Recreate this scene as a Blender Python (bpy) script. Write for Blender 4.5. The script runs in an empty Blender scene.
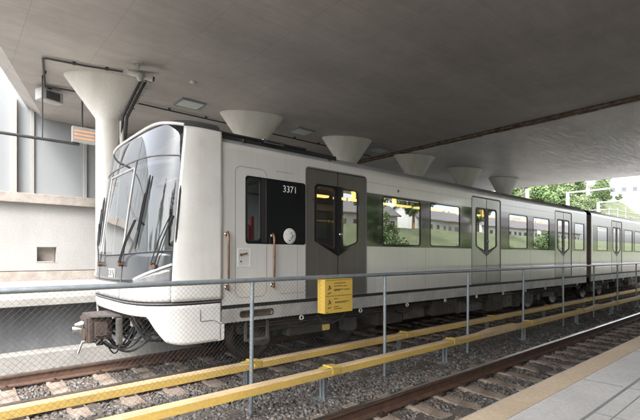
import bpy, bmesh, math, random
import numpy as np
from mathutils import Vector, Matrix
from mathutils.geometry import tessellate_polygon
random.seed(7); rng = np.random.default_rng(7)
sc = bpy.context.scene
COL = sc.collection
R = math.radians
PI = math.pi

# ------------------------------------------------------------------ camera
EYE = 1.78
cam_d = bpy.data.cameras.new('camera'); cam = bpy.data.objects.new('camera', cam_d); COL.objects.link(cam)
cam.location = (0, 0, EYE); cam.rotation_euler = (R(90), 0, R(-(90-49.05)))
cam_d.lens = 24.02; cam_d.sensor_width = 36; cam_d.shift_y = 46/640; cam_d.clip_end = 1000; cam_d.clip_start = .05
sc.camera = cam
# ------------------------------------------------------------------ light
SUN_EL, SUN_AZ = 48, 215          # azimuth measured counter-clockwise from +X
w = bpy.data.worlds.new('World'); sc.world = w; w.use_nodes = True
nt = w.node_tree; nt.nodes.clear()
sky = nt.nodes.new('ShaderNodeTexSky'); sky.sky_type = 'NISHITA'; sky.sun_disc = False
sky.sun_elevation = R(SUN_EL); sky.sun_rotation = R(90-SUN_AZ); sky.air_density = 1; sky.dust_density = 5; sky.ozone_density = 1
hs = nt.nodes.new('ShaderNodeHueSaturation'); hs.inputs['Saturation'].default_value = .22; hs.inputs['Value'].default_value = 1.25
bg = nt.nodes.new('ShaderNodeBackground'); bg.inputs['Strength'].default_value = .15
wo = nt.nodes.new('ShaderNodeOutputWorld')
nt.links.new(sky.outputs[0], hs.inputs['Color']); nt.links.new(hs.outputs[0], bg.inputs[0]); nt.links.new(bg.outputs[0], wo.inputs[0])
sd = bpy.data.lights.new('sun', 'SUN'); sd.energy = .8; sd.angle = R(12); sd.color = (1, .96, .9)
so = bpy.data.objects.new('sun', sd); COL.objects.link(so)
dv = Vector((math.cos(R(SUN_AZ))*math.cos(R(SUN_EL)), math.sin(R(SUN_AZ))*math.cos(R(SUN_EL)), math.sin(R(SUN_EL))))
so.rotation_euler = dv.to_track_quat('Z', 'Y').to_euler(); so.location = (0, -20, 30)
sc.view_settings.view_transform = 'Standard'; sc.view_settings.look = 'None'
sc.view_settings.exposure = 2.05; sc.view_settings.gamma = 1; sc.view_settings.use_curve_mapping = False
sc.cycles.use_denoising = True
sc.cycles.max_bounces = 10; sc.cycles.diffuse_bounces = 6; sc.cycles.glossy_bounces = 5; sc.cycles.transparent_max_bounces = 12
sc.cycles.sample_clamp_indirect = 6

# ------------------------------------------------------------------ materials
def mat(name, col, rough=.6, metal=0, nscale=3, namt=.12, fine=0, bump=0, bscale=40, coat=0, col2=None, emit=0, stretch=(1,1,1), thr=(.35,.65), spec=None, streak=0):
    m = bpy.data.materials.new(name); m.use_nodes = True
    t = m.node_tree; N = t.nodes; L = t.links; b = N['Principled BSDF']
    b.inputs['Roughness'].default_value = rough; b.inputs['Metallic'].default_value = metal
    if spec is not None: b.inputs['Specular IOR Level'].default_value = spec
    if coat: b.inputs['Coat Weight'].default_value = coat; b.inputs['Coat Roughness'].default_value = .06
    tc = N.new('ShaderNodeTexCoord'); mp = N.new('ShaderNodeMapping'); mp.inputs['Scale'].default_value = stretch
    L.new(tc.outputs['Object'], mp.inputs[0])
    n = N.new('ShaderNodeTexNoise'); n.inputs['Scale'].default_value = nscale; n.inputs['Detail'].default_value = 6; n.inputs['Roughness'].default_value = .62
    L.new(mp.outputs[0], n.inputs['Vector'])
    rp = N.new('ShaderNodeValToRGB'); rp.color_ramp.elements[0].position = thr[0]; rp.color_ramp.elements[1].position = thr[1]
    c = Vector(col); d = Vector(col2) if col2 else c*(1-2*namt)
    rp.color_ramp.elements[0].color = (*d, 1); rp.color_ramp.elements[1].color = (*c, 1)
    L.new(n.outputs['Fac'], rp.inputs[0]); out = rp.outputs[0]
    if fine:
        n2 = N.new('ShaderNodeTexNoise'); n2.inputs['Scale'].default_value = bscale; n2.inputs['Detail'].default_value = 3
        L.new(tc.outputs['Object'], n2.inputs['Vector'])
        mr = N.new('ShaderNodeMapRange'); mr.inputs['From Min'].default_value = .3; mr.inputs['From Max'].default_value = .7
        mr.inputs['To Min'].default_value = 1-fine; mr.inputs['To Max'].default_value = 1+fine; L.new(n2.outputs['Fac'], mr.inputs[0])
        mx = N.new('ShaderNodeVectorMath'); mx.operation = 'SCALE'; L.new(out, mx.inputs[0]); L.new(mr.outputs[0], mx.inputs['Scale']); out = mx.outputs[0]
    L.new(out, b.inputs['Base Color'])
    rr = N.new('ShaderNodeMapRange'); rr.inputs['To Min'].default_value = max(0, rough-.08); rr.inputs['To Max'].default_value = min(1, rough+.08)
    L.new(n.outputs['Fac'], rr.inputs[0]); L.new(rr.outputs[0], b.inputs['Roughness'])
    if bump:
        nb = N.new('ShaderNodeTexNoise'); nb.inputs['Scale'].default_value = bscale; nb.inputs['Detail'].default_value = 4
        L.new(mp.outputs[0], nb.inputs['Vector'])
        bp = N.new('ShaderNodeBump'); bp.inputs['Strength'].default_value = bump; bp.inputs['Distance'].default_value = .01
        L.new(nb.outputs['Fac'], bp.inputs['Height']); L.new(bp.outputs[0], b.inputs['Normal'])
    if emit:
        b.inputs['Emission Color'].default_value = (*col, 1); b.inputs['Emission Strength'].default_value = emit
    return m
def tone_mat(name, stops, rough=.9):
    m = bpy.data.materials.new(name); m.use_nodes = True
    t = m.node_tree; N = t.nodes; L = t.links; b = N['Principled BSDF']; b.inputs['Roughness'].default_value = rough
    a = N.new('ShaderNodeAttribute'); a.attribute_name = 'tone'
    rp = N.new('ShaderNodeValToRGB'); e = rp.color_ramp.elements
    while len(e) < len(stops): e.new(.5)
    for i, (p, c) in enumerate(stops): e[i].position = p; e[i].color = (*c, 1)
    L.new(a.outputs['Fac'], rp.inputs[0]); L.new(rp.outputs[0], b.inputs['Base Color'])
    return m
def glass_mat(name, tint=(.8,.85,.83), ior=2.0, extra=.22, rough=.0):
    m = bpy.data.materials.new(name); m.use_nodes = True
    t = m.node_tree; N = t.nodes; L = t.links; N.clear()
    o = N.new('ShaderNodeOutputMaterial'); tr = N.new('ShaderNodeBsdfTransparent'); tr.inputs[0].default_value = (*tint, 1)
    g = N.new('ShaderNodeBsdfGlossy'); g.inputs['Roughness'].default_value = rough; g.inputs[0].default_value = (.95,.97,1,1)
    lw = N.new('ShaderNodeLayerWeight'); lw.inputs['Blend'].default_value = .5
    f = N.new('ShaderNodeMath'); f.operation = 'POWER'; f.inputs[1].default_value = ior; L.new(lw.outputs['Facing'], f.inputs[0])
    ad = N.new('ShaderNodeMath'); ad.operation = 'ADD'; ad.use_clamp = True; ad.inputs[1].default_value = extra
    mx = N.new('ShaderNodeMixShader'); L.new(f.outputs[0], ad.inputs[0]); L.new(ad.outputs[0], mx.inputs[0])
    L.new(tr.outputs[0], mx.inputs[1]); L.new(g.outputs[0], mx.inputs[2])
    tc = N.new('ShaderNodeTexCoord'); n = N.new('ShaderNodeTexNoise'); n.inputs['Scale'].default_value = .9; L.new(tc.outputs['Object'], n.inputs[0])
    bp = N.new('ShaderNodeBump'); bp.inputs['Strength'].default_value = .08; bp.inputs['Distance'].default_value = .02
    L.new(n.outputs['Fac'], bp.inputs['Height']); L.new(bp.outputs[0], g.inputs['Normal'])
    L.new(mx.outputs[0], o.inputs[0])
    return m
def board_mat(name, col, col2, scale, axis='X', rough=.8):   # formwork concrete: board joints as bump and faint tone
    m = mat(name, col, rough, 0, 1.1, .1, fine=.08, bump=.35, bscale=22, col2=col2)
    return m

M = {}
def soffit(name, ca, cb, rough, bmp=.45):
    m = mat(name, ca, rough, 0, .45, .1, fine=.04, bump=bmp, bscale=4, col2=cb, stretch=(.35,1.6,1))
    t = m.node_tree; N = t.nodes; L = t.links; b = N['Principled BSDF']; src = b.inputs['Base Color'].links[0].from_socket
    tc = N.new('ShaderNodeTexCoord'); mp = N.new('ShaderNodeMapping'); mp.inputs['Scale'].default_value = (.5,9,1); mp.inputs['Rotation'].default_value = (0,0,R(-20))
    n = N.new('ShaderNodeTexNoise'); n.inputs['Scale'].default_value = 1.6; n.inputs['Detail'].default_value = 5; L.new(tc.outputs['Object'], mp.inputs[0]); L.new(mp.outputs[0], n.inputs['Vector'])
    v = N.new('ShaderNodeTexNoise'); v.inputs['Scale'].default_value = .28; v.inputs['Detail'].default_value = 8; v.inputs['Roughness'].default_value = .7; L.new(tc.outputs['Object'], v.inputs['Vector'])
    # board joints every 1.2 m across and a wider pour joint along
    sp = N.new('ShaderNodeSeparateXYZ'); L.new(tc.outputs['Object'], sp.inputs[0])
    def lines(sock, pitch, width):
        d = N.new('ShaderNodeMath'); d.operation = 'DIVIDE'; d.inputs[1].default_value = pitch; L.new(sock, d.inputs[0])
        f = N.new('ShaderNodeMath'); f.operation = 'FRACT'; L.new(d.outputs[0], f.inputs[0])
        c = N.new('ShaderNodeMath'); c.operation = 'LESS_THAN'; c.inputs[1].default_value = width/pitch; L.new(f.outputs[0], c.inputs[0]); return c.outputs[0]
    a1 = lines(sp.outputs['X'], 1.25, .012); a2 = lines(sp.outputs['Y'], 3.6, .014)
    ad = N.new('ShaderNodeMath'); ad.operation = 'MAXIMUM'; L.new(a1, ad.inputs[0]); L.new(a2, ad.inputs[1])
    def mr(sock, lo, hi, t0, t1):
        q = N.new('ShaderNodeMapRange'); q.inputs['From Min'].default_value = lo; q.inputs['From Max'].default_value = hi; q.inputs['To Min'].default_value = t0; q.inputs['To Max'].default_value = t1; L.new(sock, q.inputs[0]); return q.outputs[0]
    def mul(a, b_): 
        q = N.new('ShaderNodeMath'); q.operation = 'MULTIPLY'; L.new(a, q.inputs[0]); L.new(b_, q.inputs[1]); return q.outputs[0]
    f = mul(mul(mr(n.outputs['Fac'], .3, .7, .91, 1.08), mr(v.outputs['Fac'], .38, .62, .84, 1.08)), mr(ad.outputs[0], 0, 1, 1, .80))
    sc_ = N.new('ShaderNodeVectorMath'); sc_.operation = 'SCALE'; L.new(src, sc_.inputs[0]); L.new(f, sc_.inputs['Scale']); L.new(sc_.outputs[0], b.inputs['Base Color'])
    L.new(mr(n.outputs['Fac'], .3, .7, rough-.14, rough+.14), b.inputs['Roughness'])
    return m
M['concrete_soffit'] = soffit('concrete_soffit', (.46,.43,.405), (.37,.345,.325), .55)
M['concrete_soffit_lit'] = soffit('concrete_soffit_lit', (.80,.785,.77), (.66,.645,.63), .5, .08)  # same concrete, paled to put daylight from the open end into the colour
M['rust_joint'] = mat('rust_joint', (.30,.24,.19), .9, 0, 5, .1, fine=.3, bump=1, bscale=30, col2=(.10,.055,.035))
M['column'] = mat('column_paint', (.74,.725,.70), .6, 0, 2.2, .03, fine=.04, bump=.15, bscale=30, stretch=(1.5,1.5,.22), col2=(.60,.58,.55), thr=(.25,.6))
M['wall'] = mat('wall_concrete', (.34,.335,.33), .8, 0, .8, .1, fine=.06, bump=.3, bscale=20, col2=(.29,.285,.275), stretch=(1,1,.5))
M['wall_panel'] = mat('wall_panel', (.27,.285,.30), .5, 0, .6, .08, fine=.02, stretch=(1,1,.15))
M['ledge'] = mat('ledge_stone', (.36,.33,.30), .85, 0, 4, .1, fine=.12, col2=(.27,.235,.21))
M['platform'] = mat('platform_concrete', (.46,.455,.45), .8, 0, 1.2, .1, fine=.1, bump=.3, bscale=60, col2=(.38,.375,.37))
M['platform_tan'] = mat('platform_tan', (.46,.37,.27), .8, 0, 2, .1, fine=.1, bump=.3, bscale=60, col2=(.39,.31,.225))
M['platform_lip'] = mat('platform_lip', (.36,.35,.33), .8, 0, 3, .1, fine=.1, bump=.3, bscale=60)
M['recess'] = mat('recess_dark', (.16,.165,.175), .85, 0, 2, .2, fine=.1, stretch=(1,1,.3))
M['plinth'] = mat('plinth_concrete', (.34,.33,.31), .9, 0, 3, .1, fine=.12, bump=.4, bscale=30)
M['joint'] = mat('joint_dark', (.22,.22,.22), .9)
M['ballast_bed'] = mat('ballast_bed', (.13,.115,.10), .95, 0, 6, .1, fine=.35, bump=1, bscale=35, col2=(.075,.06,.05))
M['stones'] = tone_mat('ballast_stone', [(0,(.07,.062,.058)),(.35,(.13,.12,.112)),(.65,(.20,.19,.18)),(.85,(.29,.28,.265)),(.93,(.15,.11,.085)),(1,(.19,.13,.10))])
M['sleeper'] = mat('sleeper_concrete', (.31,.26,.215), .9, 0, 5, .1, fine=.15, bump=.5, bscale=40, col2=(.16,.11,.08), thr=(.3,.6))
M['rail_side'] = mat('rail_rust', (.13,.07,.045), .8, 0, 8, .1, fine=.2, bump=.3, bscale=60, col2=(.075,.042,.03))
M['rail_top'] = mat('rail_polished', (.55,.55,.56), .22, 1, 8, .05)
M['rail_top_dull'] = mat('rail_top_dull', (.30,.25,.22), .38, .8, 8, .1)
M['clip'] = mat('clip_rust', (.08,.05,.04), .7, .3, 20, .2)
M['yellow'] = mat('yellow_cover', (.62,.42,.105), .5, 0, 2.2, .06, fine=.10, bump=.15, bscale=25, col2=(.47,.33,.11), stretch=(.3,1,1))
M['yellow_dirty'] = mat('yellow_cover_top', (.60,.46,.27), .7, 0, 6, .1, fine=.2, bump=.1, bscale=50, col2=(.42,.31,.19), stretch=(.3,1,1))
M['yellow_cap'] = mat('yellow_cap', (.60,.43,.11), .5, 0, 6, .1, fine=.15)
M['galv'] = mat('galvanised_steel', (.36,.41,.45), .42, .55, 12, .1, fine=.1, bscale=80)
M['wire'] = mat('wire_steel', (.09,.095,.10), .6, .2, 12, .1)
M['sign_yellow'] = mat('sign_yellow', (.64,.43,.085), .45, 0, 3, .05, fine=.04)
M['sign_ink'] = mat('sign_ink', (.16,.12,.05), .6)
M['body'] = mat('body_paint', (.80,.795,.785), .24, .30, 1.2, .02, coat=.8, col2=(.76,.75,.74), stretch=(.6,1,1))
M['body_white'] = mat('nose_white', (.68,.675,.665), .3, 0, 2.5, .02, coat=.5, fine=.015, col2=(.63,.62,.605))
M['body_skirt'] = mat('skirt_grey', (.52,.52,.52), .45, .2, 3, .06, fine=.05, col2=(.36,.36,.355))
M['door_dark'] = mat('door_dark', (.125,.118,.108), .3, .15, 2, .05, coat=.35)
M['door_glare'] = mat('door_glare', (.58,.58,.57), .22, .35, 2, .04, coat=.5)  # same dark doors, paled to put their bright reflection into the paint
M['seam'] = mat('seam_dark', (.02,.02,.02), .6)
M['seam_grey'] = mat('seam_grey', (.16,.16,.165), .5)
M['band'] = mat('band_black', (.012,.013,.015), .05, 0, 2, .1, coat=1, spec=1.0)
M['roof'] = mat('roof_shaded', (.30,.31,.32), .6, 0, 2, .1, fine=.05)  # car roof darkened: shade under the deck put into the colour
M['roof_light'] = mat('roof_light', (.62,.62,.62), .5, 0, 2, .05, fine=.05)  # sky light put into second car's roof colour; plain colour on house roofs
M['black'] = mat('black_rubber', (.02,.02,.022), .6, 0, 6, .2)
M['under'] = mat('underfloor_dark', (.032,.030,.028), .75, .1, 5, .3, fine=.3, bump=.4, bscale=25, col2=(.055,.04,.03))
M['under_grey'] = mat('underfloor_grey', (.11,.105,.10), .7, .1, 5, .2, fine=.2, col2=(.07,.06,.05))
M['steel'] = mat('bright_steel', (.62,.62,.62), .22, 1, 10, .05)
M['bronze'] = mat('handrail_brown', (.28,.15,.08), .3, .6, 10, .1)
M['coupler_rust'] = mat('coupler_rust', (.085,.06,.05), .7, .2, 9, .2, fine=.3, bump=.6, bscale=40, col2=(.06,.045,.04))
M['coupler_grey'] = mat('coupler_plate', (.12,.105,.10), .6, .3, 9, .1, fine=.15)
M['wheel'] = mat('wheel_steel', (.10,.08,.07), .5, .6, 9, .2)
M['glass'] = glass_mat('window_glass')
M['glass_front'] = glass_mat('windscreen_glass', (.66,.70,.72), 2.6, .075)
M['glass_far'] = glass_mat('far_window_glass', (.60,.63,.62), 4.0, .03)
M['front_grey'] = mat('front_panel_grey', (.065,.072,.082), .22, .1, 3, .04, coat=.5)
M['white_decal'] = mat('white_decal', (.85,.85,.85), .5)
M['decal_grey'] = mat('decal_grey', (.25,.26,.27), .5)
M['lens'] = mat('lamp_lens', (.20,.20,.21), .08, 0, 20, .1, coat=1)
M['lens_amber'] = mat('lamp_lens_amber', (.62,.50,.40), .1, 0, 20, .1, coat=1)
M['int_light'] = mat('interior_panel', (.22,.215,.21), .6)
M['int_floor'] = mat('interior_floor', (.10,.10,.11), .7)
M['int_brown'] = mat('interior_brown', (.34,.15,.06), .5, 0, 4, .1)
M['seat_cloth'] = mat('seat_cloth', (.22,.06,.04), .9, 0, 10, .1)
M['cab_grey'] = mat('cab_grey', (.13,.135,.145), .6)
M['mast'] = mat('mast_grey', (.30,.31,.31), .6, 0, 3, .05)
M['hill'] = mat('hill_ground', (.11,.13,.07), .95, 0, .5, .1, fine=.35, bump=.8, bscale=8, col2=(.065,.08,.04))  # hill tones greyed to stand in for background haze
M['red'] = mat('red_plastic', (.55,.02,.03), .5)
M['warm'] = mat('warm_tube', (1,.50,.13), .5, emit=1.1)
M['orange_led'] = mat('orange_led', (.9,.33,.16), .5, emit=.25)
M['lamp_off'] = mat('lamp_diffuser', (.62,.66,.64), .4, 0, 5, .05)
M['grey_plastic'] = mat('grey_plastic', (.50,.49,.48), .5)
M['dark_grey'] = mat('dark_grey', (.06,.062,.066), .6)
M['gangway'] = mat('gangway_brown', (.13,.08,.06), .8, 0, 6, .2)
M['grass'] = mat('grass_ground', (.13,.15,.07), .95, 0, .8, .1, fine=.35, bump=.8, bscale=12, col2=(.085,.10,.045))
M['asphalt'] = mat('asphalt', (.16,.155,.15), .9, 0, 1, .1, fine=.15, bscale=60)
M['ground'] = mat('ground_gravel', (.27,.25,.225), .95, 0, .7, .1, fine=.3, bump=.6, bscale=20, col2=(.14,.12,.10))
M['leaf'] = tone_mat('leaf_green', [(0,(.035,.065,.02)),(.4,(.085,.14,.045)),(.8,(.14,.215,.075)),(1,(.21,.29,.12))], .55)
M['leaf_b'] = tone_mat('leaf_pale', [(0,(.06,.09,.04)),(.4,(.13,.18,.08)),(.8,(.21,.27,.13)),(1,(.29,.35,.18))], .6)  # leaf tones paled and greyed, washed-out flare put into the colour
M['bark'] = mat('bark', (.13,.10,.075), .95, 0, 6, .2, bump=.6, bscale=20, stretch=(1,1,.3))
M['house_white'] = mat('house_white', (.62,.61,.59), .8, 0, 1, .04, fine=.04)  # walls paled too, in place of haze over the hill
M['house_grey'] = mat('house_grey', (.55,.54,.52), .8, 0, 1, .05, fine=.04)
M['emblem'] = mat('emblem_print', (.80,.80,.80), .5, 0, 26, .1, col2=(.18,.19,.20), thr=(.44,.50))
M['wiper_pivot'] = mat('wiper_pivot', (.16,.09,.06), .5, .3, 20, .2)
M['roof_tile'] = mat('roof_tile', (.22,.20,.20), .8, 0, 3, .12, fine=.1)
M['roof_red'] = mat('roof_red', (.33,.17,.12), .8, 0, 3, .12, fine=.1)
M['win_dark'] = mat('house_window', (.06,.07,.09), .1, coat=.5)
M['tan_wall'] = mat('tan_wall', (.42,.37,.33), .85, 0, .8, .08, fine=.08, bump=.3, bscale=15, col2=(.36,.31,.275))

for k_, amt in (('body',.06),('body_white',.07),('door_dark',.15),('door_glare',.10),('body_skirt',.2)):
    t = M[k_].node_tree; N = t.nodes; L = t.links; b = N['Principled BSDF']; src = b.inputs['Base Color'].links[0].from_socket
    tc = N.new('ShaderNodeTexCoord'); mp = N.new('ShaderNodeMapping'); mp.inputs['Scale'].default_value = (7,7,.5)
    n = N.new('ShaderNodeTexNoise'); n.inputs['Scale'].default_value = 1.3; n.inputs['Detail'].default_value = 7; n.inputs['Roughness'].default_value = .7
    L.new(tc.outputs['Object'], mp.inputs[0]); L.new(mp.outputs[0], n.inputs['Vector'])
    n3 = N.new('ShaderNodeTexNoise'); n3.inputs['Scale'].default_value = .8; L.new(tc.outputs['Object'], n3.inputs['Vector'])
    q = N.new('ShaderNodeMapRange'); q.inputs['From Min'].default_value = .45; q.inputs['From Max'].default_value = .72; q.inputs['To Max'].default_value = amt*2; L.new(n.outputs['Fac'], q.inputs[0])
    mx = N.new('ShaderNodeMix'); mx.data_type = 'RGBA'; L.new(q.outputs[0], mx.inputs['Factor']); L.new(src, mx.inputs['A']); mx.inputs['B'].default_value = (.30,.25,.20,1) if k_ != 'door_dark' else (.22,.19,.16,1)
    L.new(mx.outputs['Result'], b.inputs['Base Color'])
    # faint waviness of thin sheet metal
    bp = N.new('ShaderNodeBump'); bp.inputs['Strength'].default_value = .35; bp.inputs['Distance'].default_value = .006; L.new(n3.outputs['Fac'], bp.inputs['Height']); L.new(bp.outputs[0], b.inputs['Normal'])
# ------------------------------------------------------------------ helpers
class MB:
    def __init__(s): s.v = []; s.f = []; s.m = []; s.sm = []
    def add(s, vs, fs, mi=0, smooth=False):
        o = len(s.v); s.v += [tuple(v) for v in vs]
        for f in fs: s.f.append(tuple(i+o for i in f)); s.m.append(mi); s.sm.append(smooth)
        return s
    def box(s, x0, x1, y0, y1, z0, z1, mi=0, bev=0):
        if not bev:
            v = [(x,y,z) for x in (x0,x1) for y in (y0,y1) for z in (z0,z1)]
            return s.add(v, [(0,1,3,2),(4,6,7,5),(0,4,5,1),(2,3,7,6),(0,2,6,4),(1,5,7,3)], mi)
        bm = bmesh.new(); bmesh.ops.create_cube(bm, size=1)
        for v in bm.verts: v.co = Vector(((x0+x1)/2+v.co.x*(x1-x0), (y0+y1)/2+v.co.y*(y1-y0), (z0+z1)/2+v.co.z*(z1-z0)))
        bmesh.ops.bevel(bm, geom=bm.edges[:], offset=bev, segments=2, affect='EDGES', profile=.6)
        s.bm(bm, mi); return s
    def bm(s, bm, mi=0, mtx=None, smooth=False):
        bm.verts.ensure_lookup_table(); bm.verts.index_update()
        vs = [(mtx @ v.co if mtx else v.co) for v in bm.verts]
        s.add(vs, [tuple(v.index for v in f.verts) for f in bm.faces], mi, smooth); bm.free(); return s
    def tube(s, pts, r, mi=0, n=8, cap=True, closed=False):
        pts = [Vector(p) for p in pts]; rs = r if isinstance(r, (list, tuple)) else [r]*len(pts)
        vs = []; k = len(pts); up = None
        for i, p in enumerate(pts):
            if closed: t = pts[(i+1)%k]-pts[i-1]
            else: t = (pts[min(i+1,k-1)]-pts[max(i-1,0)])
            t.normalize()
            if up is None: up = Vector((0,0,1)) if abs(t.z) < .9 else Vector((1,0,0))
            a = t.cross(up)
            if a.length < 1e-4: a = t.orthogonal()
            a.normalize(); b = t.cross(a).normalized(); up = -b if False else up
            vs += [p+(a*math.cos(2*PI*j/n)+b*math.sin(2*PI*j/n))*rs[i] for j in range(n)]
        fs = []
        for i in range(k if closed else k-1):
            for j in range(n):
                a0 = i*n+j; a1 = i*n+(j+1)%n; b0 = ((i+1)%k)*n+j; b1 = ((i+1)%k)*n+(j+1)%n
                fs.append((a0,a1,b1,b0))
        s.add(vs, fs, mi, True)
        if cap and not closed: s.add(vs[:n], [tuple(range(n))], mi); s.add(vs[-n:], [tuple(range(n))], mi)
        return s
    def cyl(s, p0, p1, r, mi=0, n=16, r1=None): return s.tube([p0, p1], [r, r if r1 is None else r1], mi, n)
    def lathe(s, prof, c=(0,0,0), n=32, mi=0, axis='Z'):
        vs = []
        for r, h in prof:
            for j in range(n):
                a = 2*PI*j/n; x, y = r*math.cos(a), r*math.sin(a)
                q = (x,y,h) if axis == 'Z' else (h,x,y) if axis == 'X' else (x,h,y)
                vs.append((c[0]+q[0], c[1]+q[1], c[2]+q[2]))
        fs = [(i*n+j, i*n+(j+1)%n, (i+1)*n+(j+1)%n, (i+1)*n+j) for i in range(len(prof)-1) for j in range(n)]
        s.add(vs, fs, mi, True); return s
    def plate(s, outer, holes, a0, a1, mi=0, plane='XZ'):
        # plate in a plane with holes; a0 and a1 are its two faces along the third axis
        loops = [list(outer)]+[list(h) for h in holes]
        flat = [p for l in loops for p in l]
        tris = tessellate_polygon([[Vector((p[0],p[1],0)) for p in l] for l in loops])
        def q(p, a): return (p[0],a,p[1]) if plane == 'XZ' else (a,p[0],p[1]) if plane == 'YZ' else (p[0],p[1],a)
        n = len(flat); vs = [q(p,a0) for p in flat]+[q(p,a1) for p in flat]
        fs = [tuple(t) for t in tris]+[tuple(i+n for i in reversed(t)) for t in tris]
        o = 0
        for l in loops:
            k = len(l)
            for i in range(k): fs.append((o+i, o+(i+1)%k, n+o+(i+1)%k, n+o+i))
            o += k
        s.add(vs, fs, mi); return s
    def build(s, name, mats, parent=None, smooth=None):
        me = bpy.data.meshes.new(name); me.from_pydata(s.v, [], s.f)
        for m in (mats if isinstance(mats, (list,tuple)) else [mats]): me.materials.append(m)
        me.polygons.foreach_set('material_index', s.m)
        me.polygons.foreach_set('use_smooth', [True]*len(s.f) if smooth else s.sm)
        bm = bmesh.new(); bm.from_mesh(me); bmesh.ops.recalc_face_normals(bm, faces=bm.faces[:]); bm.to_mesh(me); bm.free()
        o = bpy.data.objects.new(name, me); COL.objects.link(o); o.parent = parent
        return o
def tag(o, label=None, cat=None, group=None, kind=None):
    if label: o['label'] = label
    if cat: o['category'] = cat
    if group: o['group'] = group
    if kind: o['kind'] = kind
    return o
def empty(name, loc=(0,0,0), rz=0, label=None, cat=None, group=None):
    o = bpy.data.objects.new(name, None); COL.objects.link(o); o.location = loc; o.rotation_euler.z = rz; o.empty_display_size = .2
    return tag(o, label, cat, group)
def copy_tree(o, loc=None, parent=None, label=None):
    c = o.copy(); COL.objects.link(c); c.parent = parent
    if loc is not None: c.location = loc
    if label: c['label'] = label
    for ch in o.children: copy_tree(ch, None, c)
    return c
def rrect(x0, x1, z0, z1, r, n=5):
    rs = r if isinstance(r, (list,tuple)) else [r]*4     # order: bl, br, tr, tl
    out = []
    for (cx, cz, a0, rr) in ((x0+rs[0], z0+rs[0], 180, rs[0]), (x1-rs[1], z0+rs[1], 270, rs[1]), (x1-rs[2], z1-rs[2], 0, rs[2]), (x0+rs[3], z1-rs[3], 90, rs[3])):
        if rr < 1e-5: out.append((cx, cz)); continue
        for i in range(n+1):
            a = R(a0+90*i/n); out.append((cx+rr*math.cos(a), cz+rr*math.sin(a)))
    return out
def grow(poly, d):
    n = len(poly); out = []
    area = sum(poly[i][0]*poly[(i+1)%n][1]-poly[(i+1)%n][0]*poly[i][1] for i in range(n)); sg = 1 if area > 0 else -1
    for i in range(n):
        p0, p1, p2 = Vector(poly[i-1]), Vector(poly[i]), Vector(poly[(i+1)%n])
        a = (p1-p0).normalized(); b = (p2-p1).normalized(); t = (a+b).normalized(); nn = Vector((t.y, -t.x))*sg
        k = max(.5, nn.dot(Vector((a.y,-a.x))*sg)); q = p1+nn*(d/k); out.append((q.x, q.y))
    return out
def ring(mb, poly, y0, y1, d0, d1, mi=0): mb.plate(grow(poly, d1), [grow(poly, d0) if d0 else poly], y0, y1, mi); return mb
def text_mesh(name, txt, size, loc, rot, m, parent, sx=1, extr=.001):
    cu = bpy.data.curves.new(name, 'FONT'); cu.body = txt; cu.size = size; cu.extrude = extr; cu.align_x = 'CENTER'; cu.align_y = 'CENTER'
    tmp = bpy.data.objects.new(name, cu); COL.objects.link(tmp)
    dg = bpy.context.evaluated_depsgraph_get(); me = bpy.data.meshes.new_from_object(tmp.evaluated_get(dg)); bpy.data.objects.remove(tmp)
    me.materials.clear(); me.materials.append(m); me.name = name
    o = bpy.data.objects.new(name, me); COL.objects.link(o); o.parent = parent; o.location = loc; o.rotation_euler = rot; o.scale = (sx,1,1)
    return o
def np_mesh(name, V, F, m, parent=None, tone=None):
    me = bpy.data.meshes.new(name); k = F.shape[1]
    me.vertices.add(len(V)); me.vertices.foreach_set('co', V.astype(np.float32).ravel())
    me.loops.add(F.size); me.loops.foreach_set('vertex_index', F.astype(np.int32).ravel())
    me.polygons.add(len(F)); me.polygons.foreach_set('loop_start', np.arange(0, F.size, k, dtype=np.int32)); 
    me.update(calc_edges=True); me.validate()
    if tone is not None:
        a = me.attributes.new('tone', 'FLOAT', 'POINT'); a.data.foreach_set('value', tone.astype(np.float32))
    me.materials.append(m); o = bpy.data.objects.new(name, me); COL.objects.link(o); o.parent = parent
    return o

# ================================================================== GROUND
EDGE_NEAR, EDGE_FAR = 1.10, 8.75
PZ_NEAR, PZ_FAR = 1.007, 1.05
g = MB(); g.add([(-300,-300,-.42),(400,-300,-.42),(400,400,-.42),(-300,400,-.42)], [(0,1,2,3)])
tag(g.build('ground', M['ground']), kind='structure')
# ballast bed with real undulation
nx, ny = 500, 80
xs = np.linspace(-12, 60, nx); ys = np.linspace(.6, 8.9, ny); X, Y = np.meshgrid(xs, ys, indexing='ij')
Z = -.215+.02*np.sin(X*1.7+Y*2.1)+.02*rng.standard_normal(X.shape)+.015*np.sin(X*5.1)*np.cos(Y*4)
Z -= .03*np.exp(-((Y-4.85)/.5)**2)+.02*((abs(Y-2.79)<1.2)|(abs(Y-7.11)<1.2))
V = np.stack([X,Y,Z], -1).reshape(-1,3); I = np.arange(nx*ny).reshape(nx,ny)
F = np.stack([I[:-1,:-1],I[1:,:-1],I[1:,1:],I[:-1,1:]], -1).reshape(-1,4)
tag(np_mesh('ballast_ground', V, F, M['ballast_bed']), kind='structure')
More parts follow.
